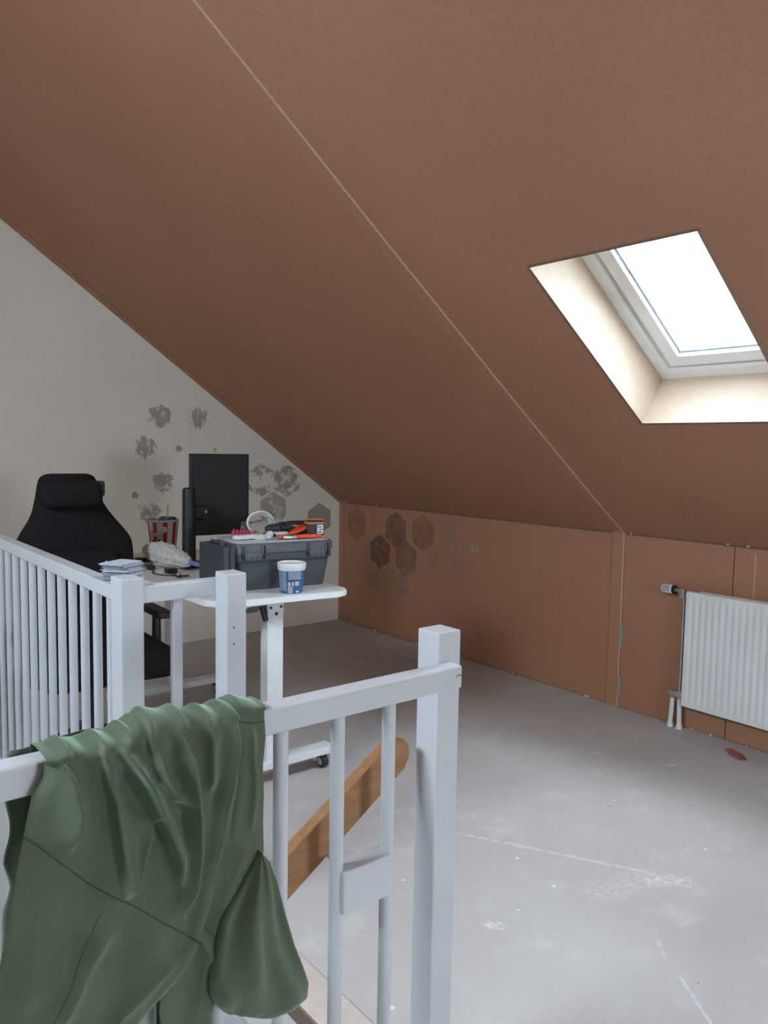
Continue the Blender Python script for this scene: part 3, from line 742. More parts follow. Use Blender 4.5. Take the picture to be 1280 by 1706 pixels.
bm = BM(); patch(bm, camang-.50, .118, .30, .016, .002); patch(bm, camang-.85, .125, .16, .02, .002); obj('picture_print', bm, 'tan', bk)
bm = BM(); patch(bm, camang-.55, .108, .12, .008, .0028); patch(bm, camang-.30, .09, .09, .011, .0028); patch(bm, camang-.42, .073, .10, .007, .0028); patch(bm, camang-.72, .085, .10, .012, .0028); obj('dark_print', bm, 'ink', bk)
cp = thing('drink_cup', 'cup with blue lid and yellow straw standing in the striped bucket', 'cup', (1.700, 3.94, DZ+.0066+.001))
bm = BM(); add_lathe(bm, [(0, 0), (.030, 0), (.042, .175), (0, .175)], 28); obj('body', bm, 'bluelid', cp, smooth=True)
bm = BM(); add_lathe(bm, [(0, .175), (.045, .175), (.046, .180), (.046, .198), (.043, .203), (.036, .203), (.035, .197), (0, .197)], 28); obj('lid', bm, 'bluelid', cp, smooth=True)
bm = BM(); add_tube(bm, [(0, 0, .19), (.0, .0, .27)], .0042, 10); obj('straw', bm, 'yellow', cp, smooth=True)

# ------------------------------------------------------------------ feather duster
fd = thing('feather_duster', 'fluffy white duster with blue handle lying on the desk', 'duster', (1.54, 3.5, DZ+.0006))
p0, p1 = Vector((-.035, .27, .070)), Vector((.035, -.115, .045)); ax = (p1-p0); 
random.seed(5); bm = BM(); t = bmesh.new(); bmesh.ops.create_icosphere(t, subdivisions=5, radius=1)
from mathutils import noise as mn
q = ax.to_track_quat('Z', 'Y').to_matrix().to_4x4()
for v in t.verts:
    c = v.co.copy(); n1 = mn.noise(c*3.2)*.16+mn.noise(c*9)*.14+abs(mn.noise(c*22))*.16
    taper = .052*(1-.30*max(0, c.z))
    rr = 1+n1
    v.co = Vector((c.x*taper*rr, c.y*taper*rr*1.05, c.z*ax.length*.5*(1+n1*.25)))
merge(bm, t, Matrix.Translation((p0+p1)/2) @ q)
mz = min(v.co.z for v in bm.verts)
for v in bm.verts: v.co.z = max(v.co.z, .001)
obj('fluff', bm, 'fluff', fd, smooth='all')
# loose tufts
bm = BM()
for k in range(700):
    u = random.uniform(-.97, .97); a = random.uniform(-.5, PI+.5); rr = .052*math.sqrt(1-u*u)*(1-.3*max(0, u))*1.06
    base = Vector((rr*math.cos(a), rr*math.sin(a), u*ax.length*.5)); base = (Matrix.Translation((p0+p1)/2) @ q) @ base
    ctr = p0.lerp(p1, (u+1)/2); d = (base-ctr).normalized()+Vector((random.uniform(-.6, .6), random.uniform(-.6, .6), random.uniform(-.6, .6))); d.normalize()
    tip = base+d*random.uniform(.006, .014); tip.z = max(tip.z, .002); base.z = max(base.z, .002)
    s_ = d.cross(Vector((0, 0, 1))); s_ = s_.normalized()*.0018 if s_.length > .01 else Vector((.0018, 0, 0))
    bm.faces.new([bm.verts.new(x) for x in (base-s_, base+s_, tip)])
obj('tuft', bm, 'fluff', fd, kind='stuff')
bm = BM(); add_tube(bm, [p1-ax*.08, p1+ax*.05, p1+ax*.30, p1+ax*.32], [.010, .011, .009, .006], 14); obj('handle', bm, 'bluehandle', fd, smooth=True)

# ------------------------------------------------------------------ desk small things
bm = BM(); add_box(bm, -.055, .055, -.030, .030, 0, .018, .008, seg=3); o = obj('computer_mouse', bm, 'black', smooth=True); o.location = (1.535, 3.83, DZ+.0008); o.rotation_euler = (0, 0, R(-30)); tag(o, 'flat black gadget on the desk to the left of the duster', 'gadget')
cb = thing('charging_cable', 'thin black cable with adapter plug lying on the desk', 'cable', (1.44, 3.45, DZ+.0006), world=True)
z = DZ+.004
pl = [(1.47, 3.70, z), (1.45, 3.62, z), (1.437, 3.55, z), (1.425, 3.49, z), (1.40, 3.44, z), (1.405, 3.38, z), (1.43, 3.34, z), (1.455, 3.31, z)]
bm = BM(); add_tube(bm, pl, .0028, 8); obj('cord', bm, 'black', cb, smooth=True)
bm = BM(); add_box(bm, 1.425, 1.452, 3.53, 3.57, DZ+.0008, DZ+.022, .004); obj('connector', bm, 'black', cb)
bm = BM(); add_box(bm, 1.452, 1.50, 3.385, 3.43, DZ+.0008, DZ+.024, .004); obj('plug', bm, 'black', cb)
bm = BM(); add_tube(bm, [(1.475, 3.40, DZ+.006), (1.455, 3.33, DZ+.006), (1.45, 3.25, DZ+.006)], .005, 8); add_tube(bm, [(1.448, 3.275, DZ+.007), (1.50, 3.265, DZ+.007)], .004, 8); add_tube(bm, [(1.46, 3.27, DZ+.007), (1.46, 3.27, DZ+.02)], .003, 8); obj('clip', bm, 'black', cb, smooth=True)

cb.location.x += .01
# ------------------------------------------------------------------ toolbox
TX, TY = 1.738, 2.905
tbx = thing('toolbox', 'large grey plastic toolbox on the near end of the desk', 'toolbox', (TX, TY, DZ+.0006), R(-8))
bm = BM()
t = bmesh.new(); hb = .145
lo_ = rrect(-.195, .195, -.10, .10, .02, 4); hi_ = rrect(-.215, .215, -.118, .118, .022, 4)
a = [t.verts.new((x, y, 0)) for x, y in lo_]; b = [t.verts.new((x, y, hb)) for x, y in hi_]
n = len(a); t.faces.new(a[::-1]); t.faces.new(b)
for k in range(n): t.faces.new((a[k], a[(k+1) % n], b[(k+1) % n], b[k]))
merge(bm, t); add_prism(bm, rrect(-.222, .222, -.124, .124, .024, 4), hb-.022, hb+.006, bev=.003)
obj('body', bm, 'grey', tbx)
bm = BM(); add_prism(bm, rrect(-.226, .226, -.128, .128, .026, 4), hb+.0065, hb+.052, bev=.007); 
for x0 in (-.19, .10):
    for xx in (x0, x0+.085): add_box(bm, xx-.003, xx+.003, -.134, -.126, hb+.008, hb+.045, .001)
obj('lid', bm, 'lid', tbx)
bm = BM(); add_prism(bm, rrect(-.220, .215, -.118, .125, .03, 5), hb+.0522, hb+.0582, bev=.002); add_box(bm, -.21, -.10, -.03, .03, hb+.058, hb+.062, .002); add_box(bm, -.218, -.05, -.085, -.08, hb+.058, hb+.0605); lt_ = obj('lid_top', bm, 'lidtop', tbx)
for x0 in (-.185, .105):
    bm = BM(); add_box(bm, x0, x0+.075, -.139, -.128, hb-.004, hb+.014, .002)
    for k in range(3): add_box(bm, x0+.008+.024*k, x0+.02+.024*k, -.142, -.137, hb-.008, hb+.010, .001)
    add_box(bm, x0+.002, x0+.073, -.1345, -.126, hb-.016, hb-.002, .001)
    lc = obj('latch', bm, 'lid', tbx)
    bm = BM(); add_box(bm, x0-.012, x0+.087, -.1315, -.1275, hb-.0085, hb-.0055); add_box(bm, x0-.006, x0-.003, -.136, -.128, hb-.012, hb+.042); add_box(bm, x0+.088, x0+.091, -.136, -.128, hb-.012, hb+.042); sub_of('latch_slot', bm, 'ink', lc)
bm = BM(); add_tube(bm, [(-.06, 0, hb+.058), (-.06, .0, hb+.068), (.06, .0, hb+.068), (.06, 0, hb+.058)], .006, 10); obj('handle', bm, 'lid', tbx, smooth=True)
TZ = DZ+.0006+hb+.0582
def tt(x, y, z=0): # toolbox-top coordinates to the room
    c, s = math.cos(R(-8)), math.sin(R(-8)); return (TX+c*x-s*y, TY+s*x+c*y, TZ+z)

# dark tool case beside the toolbox
cs = thing('tool_case', 'small dark grey tool case standing upright left of the toolbox', 'case', (1.474, 2.920, DZ+.0006))
for s in (0, 1):
    bm = BM(); add_box(bm, -.0265+.0265*s+.0006, -.0006+.0265*s, -.115, .115, 0.001, .19, .008, seg=3); obj('shell', bm, 'case', cs)
bm = BM(); add_box(bm, -.030, -.024, -.09, .09, .02, .15, .003); obj('panel', bm, 'case', cs)
bm = BM(); add_tube(bm, [(-.002, -.05, .185), (-.002, -.045, .200), (-.002, .045, .200), (-.002, .05, .185)], .007, 10); obj('handle', bm, 'case', cs, smooth=True)

# white and blue tub
tu = thing('filler_tub', 'small white lidded tub with blue label in front of the toolbox', 'tub', (1.700, 2.702, DZ+.0006))
bm = BM(); add_lathe(bm, [(0, 0), (.044, 0), (.046, .003), (.053, .098), (0, .098)], 40); obj('body', bm, 'navy', tu, smooth=True)
bm = BM(); add_lathe(bm, [(0, .094), (.0555, .094), (.0575, .098), (.0595, .120), (.058, .1235), (.054, .1235), (.052, .119), (.0, .1185)], 40); obj('lid', bm, 'toolwhite', tu, smooth=True)
tang = math.atan2(-2.702, -1.700)
def tub(a, z, e): r = .046+.007*(z-.003)/.095+e; return (r*math.cos(a), r*math.sin(a), z)
def tpatch(bm, a0, a1, z0, z1, e=.0006, n=4):
    for k in range(n):
        b0, b1 = tang+a0+(a1-a0)*k/n, tang+a0+(a1-a0)*(k+1)/n
        quad(bm, tub(b0, z0, e), tub(b1, z0, e), tub(b1, z1, e), tub(b0, z1, e))
bm = BM(); tpatch(bm, -1.6, -.42, .012, .094, n=10); obj('pale_panel', bm, 'navy2', tu)
bm = BM(); tpatch(bm, -.28, -.10, .034, .048); tpatch(bm, .02, .2, .034, .048); tpatch(bm, .30, .66, .034, .050); tpatch(bm, -.28, .08, .004, .030); tpatch(bm, .40, .66, .005, .012)
for k in range(7): tpatch(bm, -.25, .95-.08*(k % 3), .060+.0048*k, .0616+.0048*k)
obj('label_print', bm, 'toolwhite', tu)
bm = BM()
for k in range(7): tpatch(bm, -.25+.045*k, -.23+.045*k, .006, .028, .0011, 1)
tpatch(bm, -.23, -.2, .036, .046, .0011, 1); tpatch(bm, .08, .12, .036, .046, .0011, 1); tpatch(bm, .36, .40, .036, .047, .0011, 1); tpatch(bm, .52, .57, .036, .047, .0011, 1)
obj('barcode', bm, 'ink', tu)

# cordless drill lying on the toolbox
dr = thing('cordless_drill', 'black and orange cordless drill lying on the toolbox', 'drill', tt(.115, .050), R(-8))
bm = BM(); add_tube(bm, [(-.135, 0, .034), (-.12, 0, .034), (-.075, 0, .034), (-.072, 0, .034)], [.009, .017, .022, .020], 20); obj('chuck', bm, 'ink', dr, smooth=True)
bm = BM(); add_tube(bm, [(-.072, 0, .034), (-.068, 0, .034), (-.045, 0, .034), (-.042, 0, .034)], [.020, .026, .027, .024], 20); 
for k in range(12):
    a = 2*PI*k/12; add_box(bm, -.066, -.047, .026*math.cos(a)-.001, .026*math.cos(a)+.001, .034+.026*math.sin(a)-.001, .034+.026*math.sin(a)+.001)
obj('torque_ring', bm, 'black', dr, smooth=True)
bm = BM(); add_tube(bm, [(-.042, 0, .034), (-.03, 0, .034), (.05, 0, .034), (.072, 0, .034), (.078, 0, .034)], [.024, .030, .031, .027, .015], 20); add_box(bm, -.02, .045, -.08, -.01, .018, .046, .01); obj('motor_housing', bm, 'ink', dr, smooth=True)
bm = BM(); add_tube(bm, [(-.03, -.004, .055), (.06, -.004, .058)], .0075, 8); add_box(bm, -.018, .0, -.06, -.015, .014, .05, .004); obj('orange_trim', bm, 'orange2', dr, smooth=True)
bt = thing('battery_pack', 'black and orange drill battery with white label on the toolbox end', 'battery', tt(.165, -.055), R(-20))
bm = BM(); add_box(bm, -.038, .038, -.028, .028, .008, .066, .007, seg=3); add_box(bm, -.03, .03, -.02, .02, .066, .078, .004); obj('cell_case', bm, 'ink', bt)
bm = BM(); add_box(bm, -.040, .040, -.030, .030, .0, .010, .004); obj('orange_band', bm, 'orange2', bt)
bm = BM(); add_box(bm, -.040, .040, -.030, .030, .060, .067, .003); obj('orange_band', bm, 'orange2', bt)
bm = BM(); add_box(bm, -.034, .036, -.018, .018, .0775, .081, .001); obj('contact_plate', bm, 'orange2', bt)
bm = BM(); add_box(bm, .006, .033, -.0290, -.0282, .018, .056); lb = obj('label', bm, 'toolwhite', bt)
bm = BM(); 
for k in range(3): add_box(bm, .009+.006*(k % 2), .026+.004*(k % 2), -.0295, -.0291, .023+.011*k, .0275+.011*k)
obj('label_print', bm, 'ink', bt)

# pliers and cutters with orange grips
def pliers(name, label, loc, rz, tilt, open_, mats):
    p = thing(name, label, 'pliers', loc, rz)
    for s in (-1, 1):
        bm = BM(); pts = [(.0, s*.002, .012), (.03, s*(.006+.01*open_), .013+tilt*.03), (.07, s*(.012+.022*open_), .014+tilt*.07), (.11, s*(.010+.03*open_), .014+tilt*.11)]
        add_tube(bm, pts, [.006, .0085, .0095, .007], 12); obj('grip', bm, mats[0] if s < 0 or len(mats) < 2 else mats[1], p, smooth=True)
        bm = BM(); add_prism(bm, [(.004, s*.001), (.004, s*.011), (-.02, s*.010), (-.055, s*.003), (-.055, s*.0006)], .007, .015, bev=.001); obj('jaw', bm, 'chrome', p)
    bm = BM(); add_tube(bm, [(-.004, 0, .005), (-.004, 0, .017)], .009, 14); obj('pivot', bm, 'chrome', p, smooth=True)
    return p
pliers('combination_pliers', 'orange gripped pliers tilted upwards in front of the drill', tt(.04, -.062, .004), R(9), .28, .2, ['orange'])
pliers('cutting_pliers', 'orange and black gripped pliers lying flat near the lid edge', tt(.055, -.098), R(-8), 0.0, .5, ['orange', 'ink'])
sd = thing('screwdriver', 'thin red shafted screwdriver at the toolbox front edge', 'screwdriver', tt(-.02, -.090), R(14))
bm = BM(); add_tube(bm, [(-.07, 0, .0065), (-.0, 0, .0075)], .003, 10); obj('shaft', bm, 'chrome', sd, smooth=True)
bm = BM(); add_tube(bm, [(-.0, 0, .0085), (.01, 0, .0095), (.05, 0, .0095), (.056, 0, .0095)], [.005, .0085, .0085, .005], 12); obj('handle', bm, 'orange', sd, smooth=True)
# white plastic tool (flat spreader) and cable tie bag, box, red clip strip
sp = thing('filling_knife', 'flat white plastic spreader lying on the left of the toolbox lid', 'spreader', tt(-.125, -.03), R(-3))
bm = BM(); add_prism(bm, rrect(-.075, .05, -.017, .017, .014, 5), .004, .020, bev=.004); obj('handle', bm, 'toolwhite', sp)
bm = BM(); add_prism(bm, [(.03, -.012), (.085, -.035), (.085, .035), (.03, .012)], .006, .009); obj('blade', bm, 'toolwhite', sp)
bx_ = thing('caulk_cutter', 'white angular plastic gadget in the middle of the toolbox lid', 'tool', tt(-.045, -.05), R(-4))
bm = BM(); add_prism(bm, [(-.03, 0), (.0, .034), (.012, .034), (.006, .0)], -.012, .012, Matrix.Rotation(PI/2, 4, 'X'), bev=.002); obj('body', bm, 'toolwhite', bx_)
bm = BM(); add_prism(bm, rrect(-.065, -.025, .0, .022, .006), -.016, .016, Matrix.Rotation(PI/2, 4, 'X'), bev=.002); obj('clip', bm, 'paper', bx_)
sb = thing('small_box', 'small white printed box lying under the drill chuck', 'box', tt(.015, -.01), R(-14))
bm = BM(); add_box(bm, -.035, .04, -.02, .02, 0, .024, .001); obj('carton', bm, 'toolwhite', sb)
bm = BM(); add_box(bm, -.028, -.018, -.0206, -.0201, .005, .019); add_box(bm, -.008, .02, -.0206, -.0201, .009, .012); obj('print', bm, 'ink', sb)
rd = thing('wall_plug_strip', 'red ridged plastic strip at the back of the toolbox lid', 'plugs', tt(-.12, .085), R(-6))
bm = BM(); add_box(bm, -.04, .07, -.008, .008, 0, .026, .002)
for k in range(7): add_tube(bm, [(-.035+.0155*k, -.009, .001), (-.035+.0155*k, -.009, .034-.002*k)], .0052, 8)
obj('plugs', bm, 'redtool', rd)
cc = thing('cable_coil', 'coil of white cable in a clear bag behind the tools', 'cable', tt(-.03, .090), R(-12))
bm = BM()
for j in range(3):
    pts = []
    for k in range(36):
        a = 2*PI*k/36; pts.append(((.060-.006*j)*math.cos(a), .010*j-.01+.003*math.sin(3*a), .058-.003*j+(.048-.004*j)*math.sin(a)))
    add_tube(bm, pts, .0046, 8, closed=True)
obj('cable', bm, 'toolwhite', cc, smooth=True)
bm = BM(); nx, ny = 18, 12; random.seed(2)
for side in (-1, 1):
    g_ = []
    for j in range(ny+1):
        row = []
        for i in range(nx+1):
            u, v = i/nx, j/ny; x = -.085+.19*u; zt = .062+.065*u**3; zz = .001+zt*v
            bulge = .030*math.sin(PI*min(1, max(0, u)))**.6*(1-v)**.5+.002
            row.append(bm.verts.new((x+random.uniform(-.002, .002), side*bulge+random.uniform(-.004, .004)*(1 if 0 < i < nx else 0)*(1-v), max(.0008, zz+random.uniform(-.003, .003)))))
        g_.append(row)
    for j in range(ny):
        for i in range(nx): bm.faces.new((g_[j][i], g_[j][i+1], g_[j+1][i+1], g_[j+1][i]))
obj('clear_bag', bm, 'bag', cc, smooth='all')

# ------------------------------------------------------------------ stack of sample cards on the railing corner
random.seed(11); zc = 1.0045; NC = 15
for k in range(NC):
    bm = BM(); h_ = .0034; wx, wy = .050+random.uniform(-.004, .003), .040+random.uniform(-.004, .003)
    t = bmesh.new()
    add_box(bm, -wx, wx, -wy, wy, 0, h_*.45, .0006, seg=1); add_box(bm, -wx+.004, wx-.003, -wy+.003, wy-.004, h_*.45, h_*.9, .0006, seg=1)
    top = k == NC-1
    o = obj('sample_card', bm, 'card2' if k > NC-4 or k % 4 == 0 else 'card'); o.location = (.824+random.uniform(-.006, .006), 2.232+random.uniform(-.005, .005), zc)
    o.rotation_euler = (0, 0, R(38+random.uniform(-9, 9))); zc += h_*.9+.0003
    tag(o, 'pale grey card lying topmost on the stack on the railing corner' if top else 'grey-blue card inside the stack piled on the railing corner', 'card', 'stack of cards on the railing')
bm = BM(); add_tube(bm, [(0, 0, 0), (0, 0, .006), (0, 0, .0065)], [.0018, .0025, .001], 8); o = obj('screw_anchor', bm, 'toolwhite'); o.location = (.775, 2.225, zc+.0); tag(o, 'tiny white pin standing on top of the card stack', 'pin')

# ------------------------------------------------------------------ the green blouse over the near railing
# outlines and fold lines in metres on the hanging plane (x, z)
YF = 1.062
def interp_z(curve, z):
    c = sorted(curve, key=lambda p: -p[1]); zz = [-p[1] for p in c]; xx = [p[0] for p in c]
    return np.interp(-z, zz, xx)
def folds(X, Z, strokes):
    """height of the cloth over its base: each fold has a soft flank and a steep flank"""
    D = np.zeros_like(X)
    for pts, amp, wl, wr in strokes:
        P = np.array(pts); best = np.full(X.shape, 1e9); sg = np.zeros_like(X); tt_ = np.zeros_like(X)
        lens = np.hypot(*(P[1:]-P[:-1]).T); tot = lens.sum(); acc = 0
        for a, b, L in zip(P[:-1], P[1:], lens):
            ux, uz = (b-a)/L; dx, dz = X-a[0], Z-a[1]
            t = np.clip(dx*ux+dz*uz, 0, L); ex, ez = dx-t*ux, dz-t*uz; d = np.hypot(ex, ez)
            s = np.sign(ux*dz-uz*dx)
            m_ = d < best; best = np.where(m_, d, best); sg = np.where(m_, s, sg); tt_ = np.where(m_, acc+t, tt_); acc += L
        w_ = np.where(sg > 0, wr, wl)
        f = tt_/tot
        env = np.clip((1-f)/.22, 0, 1)*np.clip((f+.08)/.2, 0, 1)
        env = env*env*(3-2*env)
        D += amp*env*np.exp(-(best/w_)**1.35)
    return D
def lift_curve(X, pts):
    return np.interp(X, [p[0] for p in pts], [p[1] for p in pts])
STK = [([(0.2604, 1.0065), (0.2951, 0.9886), (0.3146, 0.9507), (0.3233, 0.9021), (0.3097, 0.8371)], 0.0272, 0.0225, 0.0036000000000000003), ([(0.3017, 1.0198), (0.3488, 1.0036), (0.3842, 0.9759), (0.4157, 0.92), (0.4403, 0.8548), (0.4584, 0.7989), (0.4665, 0.7217)], 0.037399999999999996, 0.0063, 0.015), ([(0.3551, 0.987), (0.3707, 0.9058), (0.3783, 0.8249), (0.3869, 0.7464)], 0.022099999999999998, 0.00315, 0.012), ([(0.4313, 0.871), (0.413, 0.8137), (0.3913, 0.7493)], 0.017, 0.013499999999999998, 0.0027), ([(0.4034, 1.0149), (0.425, 0.9796), (0.4317, 0.9247), (0.4589, 0.8859), (0.4891, 0.8692)], 0.023799999999999998, 0.0045000000000000005, 0.009000000000000001), ([(0.4432, 1.0244), (0.4706, 0.9856), (0.4845, 0.9295), (0.4909, 0.8538), (0.4888, 0.789), (0.4672, 0.6791)], 0.037399999999999996, 0.0165, 0.00315), ([(0.5669, 1.0046), (0.566, 0.9286), (0.5527, 0.8649), (0.5363, 0.7928), (0.5111, 0.7053), (0.4903, 0.6539), (0.4574, 0.6076), (0.408, 0.5502)], 0.022099999999999998, 0.015, 0.0045000000000000005), ([(0.5136, 1.0132), (0.5204, 0.958), (0.5183, 0.8648)], 0.015299999999999998, 0.0063, 0.012), ([(0.3856, 0.9453), (0.4083, 0.8865), (0.4348, 0.8447), (0.4465, 0.8211)], -0.012, 0.01, 0.008), ([(0.3285, 0.9848), (0.3517, 0.9111), (0.3567, 0.8493)], -0.008, 0.014, 0.014), ([(0.47, 0.8599), (0.4696, 0.786), (0.4552, 0.7259)], -0.008, 0.012, 0.01), ([(0.3619, 0.7247), (0.3198, 0.6629), (0.287, 0.5996)], 0.015299999999999998, 0.03, 0.0135), ([(0.4595, 0.6398), (0.3774, 0.5832), (0.3427, 0.5366)], 0.0102, 0.0135, 0.0135), ([(0.2793, 0.8238), (0.2628, 0.7465), (0.2458, 0.6365)], 0.0068, 0.0135, 0.06), ([(0.5404, 0.9817), (0.5363, 0.8978), (0.5203, 0.8264)], -0.006, 0.01, 0.012)]
L_EDGE = [(0.2853, 1.0355), (0.2858, 0.9802), (0.2839, 0.9546), (0.27, 0.9298), (0.2595, 0.8839), (0.2498, 0.8422), (0.2375, 0.773), (0.2258, 0.7285), (0.2141, 0.6844), (0.1985, 0.6179), (0.1862, 0.542)]
M_EDGE = [(0.571, 1.0228), (0.569, 0.9899), (0.567, 0.9283), (0.5527, 0.8601), (0.5384, 0.7922), (0.5131, 0.7046), (0.4932, 0.6546), (0.4593, 0.6068), (0.408, 0.5484), (0.3678, 0.4964), (0.3333, 0.4601)]
R_EDGE = [(0.628, 1.0096), (0.6272, 0.9604), (0.6274, 0.9357), (0.621, 0.8825), (0.618, 0.8234), (0.6162, 0.7434), (0.5966, 0.7146), (0.5751, 0.6871), (0.5498, 0.6567), (0.5342, 0.5935), (0.5259, 0.5474), (0.5228, 0.489), (0.5175, 0.4011), (0.5123, 0.3533)]
def blouse_sheet(name, left, right, strokes, nx, nz, y0, parent, z_top=.972, z_bot=.30, back=.10, seed=0, thick=.0012, top_lift=None, edge_curl=.0):
    """cloth from behind the rail, over its top and down the front"""
    bm = BM(); zs = np.concatenate([np.linspace(z_top, z_bot, nz)]); U = np.linspace(0, 1, nx)
    rows = []
    xl0, xr0 = interp_z(left, np.array([z_top]))[0], interp_z(right, np.array([z_top]))[0]
    # rows on the back and top
    X0 = xl0+(xr0-xl0)*U
    Dt = folds(X0, np.full_like(X0, z_top-.02), strokes)
    lift = lift_curve(X0, top_lift)+.0016*np.sin(X0*160+seed)
    Yb, Yt = 1.134, y0
    pre = [(Yb+.004*math.sin(k), z_top-back*(1-k/12), None) for k in range(12)]
    for k in range(13): pre.append((0, 0, PI*(k+1)/14))
    for (yy, zz, a) in pre:
        if a is None: rows.append([(X0[i], yy, zz+.01*math.sin(U[i]*11)) for i in range(nx)])
        else:
            rr = (Yb-Yt)/2
            rows.append([(X0[i], (Yb+Yt)/2+rr*math.cos(a)-(.4*Dt[i]*max(0, -math.cos(a))), z_top+.002+(.003+lift[i]+.3*Dt[i])*math.sin(a)**.8) for i in range(nx)])
    for z in zs:
        XL_ = interp_z(left, np.array([z]))[0]; XR_ = interp_z(right, np.array([z]))[0]
        X = XL_+(XR_-XL_)*U; Z = np.full_like(X, z); D = folds(X, Z, strokes)*min(1, max(.4, (z_top-z)/.05+.4))
        und = .004*np.sin(X*31+z*9+seed)+.0025*np.sin(X*67-z*23+seed*2)+.0012*np.sin(z*70+X*40)
        hang = .010*np.clip((z_top-z)/.3, 0, 1)
        e = np.minimum(U, 1-U)*abs(XR_-XL_); edge = edge_curl*np.exp(-(e/.010)**2)
        rows.append([(X[i], y0-D[i]-und[i]-hang+edge[i], z) for i in range(nx)])
    V = [[bm.verts.new(p) for p in r] for r in rows]
    for a, b in zip(V, V[1:]):
        for i in range(nx-1): bm.faces.new((a[i], b[i], b[i+1], a[i+1]))
    o = obj(name, bm, 'cloth', parent, smooth='all')
    md = o.modifiers.new('solid', 'SOLIDIFY'); md.thickness = thick; md.offset = 1
    return o
bl = thing('draped_blouse', 'sage green blouse hung over the near white rail', 'clothing', (.42, 1.09, .60), world=True)
blouse_sheet('bodice', L_EDGE, M_EDGE, STK, 300, 330, YF-.006, bl, seed=.5, edge_curl=.010, top_lift=[(0.2829, 0.001), (0.298, 0.002), (0.3172, 0.006), (0.382, 0.004), (0.4041, 0.006), (0.4146, 0.022), (0.4358, 0.027), (0.4567, 0.024), (0.4753, 0.016), (0.5038, 0.014), (0.5536, 0.015), (0.5711, 0.008)])
STK2 = [([(0.6011, 0.9513), (0.6047, 0.8669), (0.5909, 0.7715)], 0.008, 0.008, 0.009600000000000001), ([(0.5855, 0.7732), (0.5435, 0.6886), (0.5128, 0.6025), (0.4925, 0.4936)], 0.009600000000000001, 0.016, 0.016), ([(0.5029, 0.6456), (0.528, 0.5961), (0.5249, 0.498)], 0.009600000000000001, 0.009600000000000001, 0.0064), ([(0.5797, 0.956), (0.5767, 0.8742), (0.5539, 0.7636)], -0.0064, 0.0064, 0.0064)]
blouse_sheet('side_panel', [(0.5588, 1.0224), (0.5589, 0.927), (0.5384, 0.8603), (0.5232, 0.7928), (0.4981, 0.7053), (0.4736, 0.6572), (0.44, 0.5953), (0.4369, 0.5587), (0.4423, 0.518), (0.4433, 0.3917)], R_EDGE, STK2, 90, 200, YF+.008, bl, seed=2, top_lift=[(0.5536, 0.012), (0.569, 0.02), (0.5816, 0.021), (0.5922, 0.016), (0.6072, 0.012), (0.6192, 0.005)], z_bot=.30)
# collar-like gathered fold on the rail top, right
def ridge(bm, pts, rad, n=10, flat=.6):
    add_tube(bm, pts, rad, n)
# seams: thin stitched lines following the cloth
def seam(name, pts, strokes, y0, w_=.0011, hangz=True, seed=.5):
    P = []
    for (a, b) in zip(pts, pts[1:]):
        for k in range(8): P.append((a[0]+(b[0]-a[0])*k/8, a[1]+(b[1]-a[1])*k/8))
    P.append(pts[-1]); P = np.array(P)
    for _ in range(6): P[1:-1] = (P[:-2]+2*P[1:-1]+P[2:])/4
    X, Z = P[:, 0], P[:, 1]; D = folds(X, Z, strokes)
    und = .004*np.sin(X*31+Z*9+seed)+.0025*np.sin(X*67-Z*23+seed*2)+.0012*np.sin(Z*70+X*40)
    hang = .010*np.clip((.972-Z)/.3, 0, 1)
    bm = BM(); add_tube(bm, [(X[i], y0-D[i]-und[i]-hang[i]-.0011, Z[i]) for i in range(len(X))], w_, 6)
    return obj(name, bm, 'seam', bl, smooth=True)
seam('yoke_seam', [(0.2558, 0.8835), (0.2762, 0.8622), (0.3025, 0.8327), (0.3378, 0.7906), (0.3878, 0.7488), (0.432, 0.7086), (0.4691, 0.6737), (0.4923, 0.6569)], STK, YF-.006, .0013)
seam('side_seam', [(0.3496, 0.7471), (0.3286, 0.7159), (0.3037, 0.6612), (0.2754, 0.6052), (0.2554, 0.5552)], STK, YF-.006, .0007)
seam('hem_seam', [(0.5765, 0.9683), (0.5903, 0.9605), (0.6086, 0.9565), (0.6273, 0.9545)], STK2, YF+.008, .0009, seed=2)
seam('armhole_seam', [(0.6151, 0.7386), (0.5966, 0.7146), (0.5751, 0.6871), (0.5519, 0.6509), (0.5352, 0.593), (0.529, 0.546)], STK2, YF+.008, .0011, seed=2)
seam('shoulder_seam', [(0.5029, 0.6668), (0.5179, 0.6493), (0.5352, 0.6307)], STK2, YF+.008, .0009, seed=2)
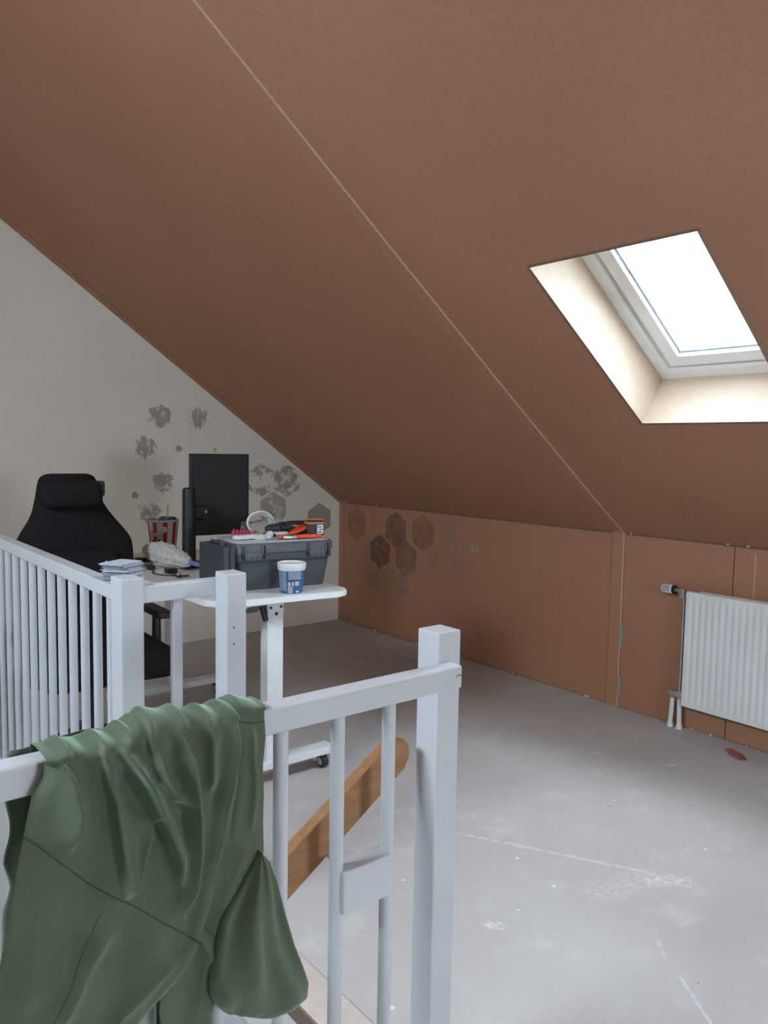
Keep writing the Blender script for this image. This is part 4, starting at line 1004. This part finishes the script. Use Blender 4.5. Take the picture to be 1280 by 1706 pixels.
# puffed sleeve
def sleeve():
    Lc = [(0.6035, 0.7541), (0.5853, 0.7275), (0.5642, 0.7005), (0.5384, 0.6662), (0.5251, 0.618), (0.517, 0.5776), (0.516, 0.5586), (0.521, 0.5397), (0.5384, 0.5158)]; Rc = [(0.6046, 0.7538), (0.6201, 0.7347), (0.6314, 0.7016), (0.6455, 0.6404), (0.6609, 0.5826), (0.6802, 0.5325), (0.6925, 0.5006), (0.694, 0.471), (0.6726, 0.4594), (0.6331, 0.4621)]
    Lc = np.array(Lc); Rc = np.array(Rc)
    n = 60; m_ = 64
    tL = np.linspace(0, 1, len(Lc)); tR = np.linspace(0, 1, len(Rc))
    bm = BM(); rows = []
    for j in range(n+1):
        t = j/n
        l = np.array([np.interp(t, tL, Lc[:, k]) for k in (0, 1)]); r = np.array([np.interp(t, tR, Rc[:, k]) for k in (0, 1)])
        c = (l+r)/2; h = (r-l)/2
        dep = .006+.034*math.sin(PI*min(1, t*.93+.03))**.8
        row = []
        for i in range(m_):
            a = 2*PI*i/m_; ca, sa = math.cos(a), math.sin(a)
            wr = 1+.012*math.sin(3*a+5*t)*t
            fold = .012*t**.6*math.sin(ca*4.5+t*5+.6)*math.sin(PI*min(1, t+.08))+.006*math.sin(ca*9-4*t)*math.sin(PI*t)+.003*math.sin(ca*16+9*t)*max(0, -ca)*t
            x = c[0]+h[0]*ca*wr; z = c[1]+h[1]*ca*wr
            y = YF-.012-.006*t+sa*dep*(1 if sa > 0 else .8)-(fold if sa < 0 else 0)
            row.append(bm.verts.new((x, y, z)))
        rows.append(row)
    for a, b in zip(rows, rows[1:]):
        for i in range(m_): bm.faces.new((a[i], a[(i+1) % m_], b[(i+1) % m_], b[i]))
    bm.faces.new(rows[0][::-1]); bm.faces.new(rows[-1])
    o = obj('sleeve', bm, 'cloth', bl, smooth='all'); return o
sleeve()
# back layer hanging behind the rail, seen at the left
bm = BM(); rows = []
for j in range(70):
    z = .972-.68*j/69; xl = float(interp_z([(0.2552, 0.9268), (0.2544, 0.8878), (0.258, 0.8385), (0.2542, 0.8045), (0.2581, 0.7677), (0.2527, 0.7341), (0.2535, 0.698), (0.243, 0.6484), (0.2337, 0.5806), (0.223, 0.4497)], np.array([z]))[0]); row = []
    for i in range(60):
        u = i/59; x = xl+(.50-xl)*u
        row.append(bm.verts.new((x+.003*math.sin(z*60)*(1-u), 1.150+.010*math.sin(x*42+z*6)+.004*math.sin(x*90-z*20)+(.012*(.972-z)), z)))
    rows.append(row)
for a, b in zip(rows, rows[1:]):
    for i in range(59): bm.faces.new((a[i], a[i+1], b[i+1], b[i]))
o = obj('back_layer', bm, 'cloth', bl, smooth='all'); md = o.modifiers.new('solid', 'SOLIDIFY'); md.thickness = .0012

for o in bpy.data.objects:
    if '_world' in o: del o['_world']
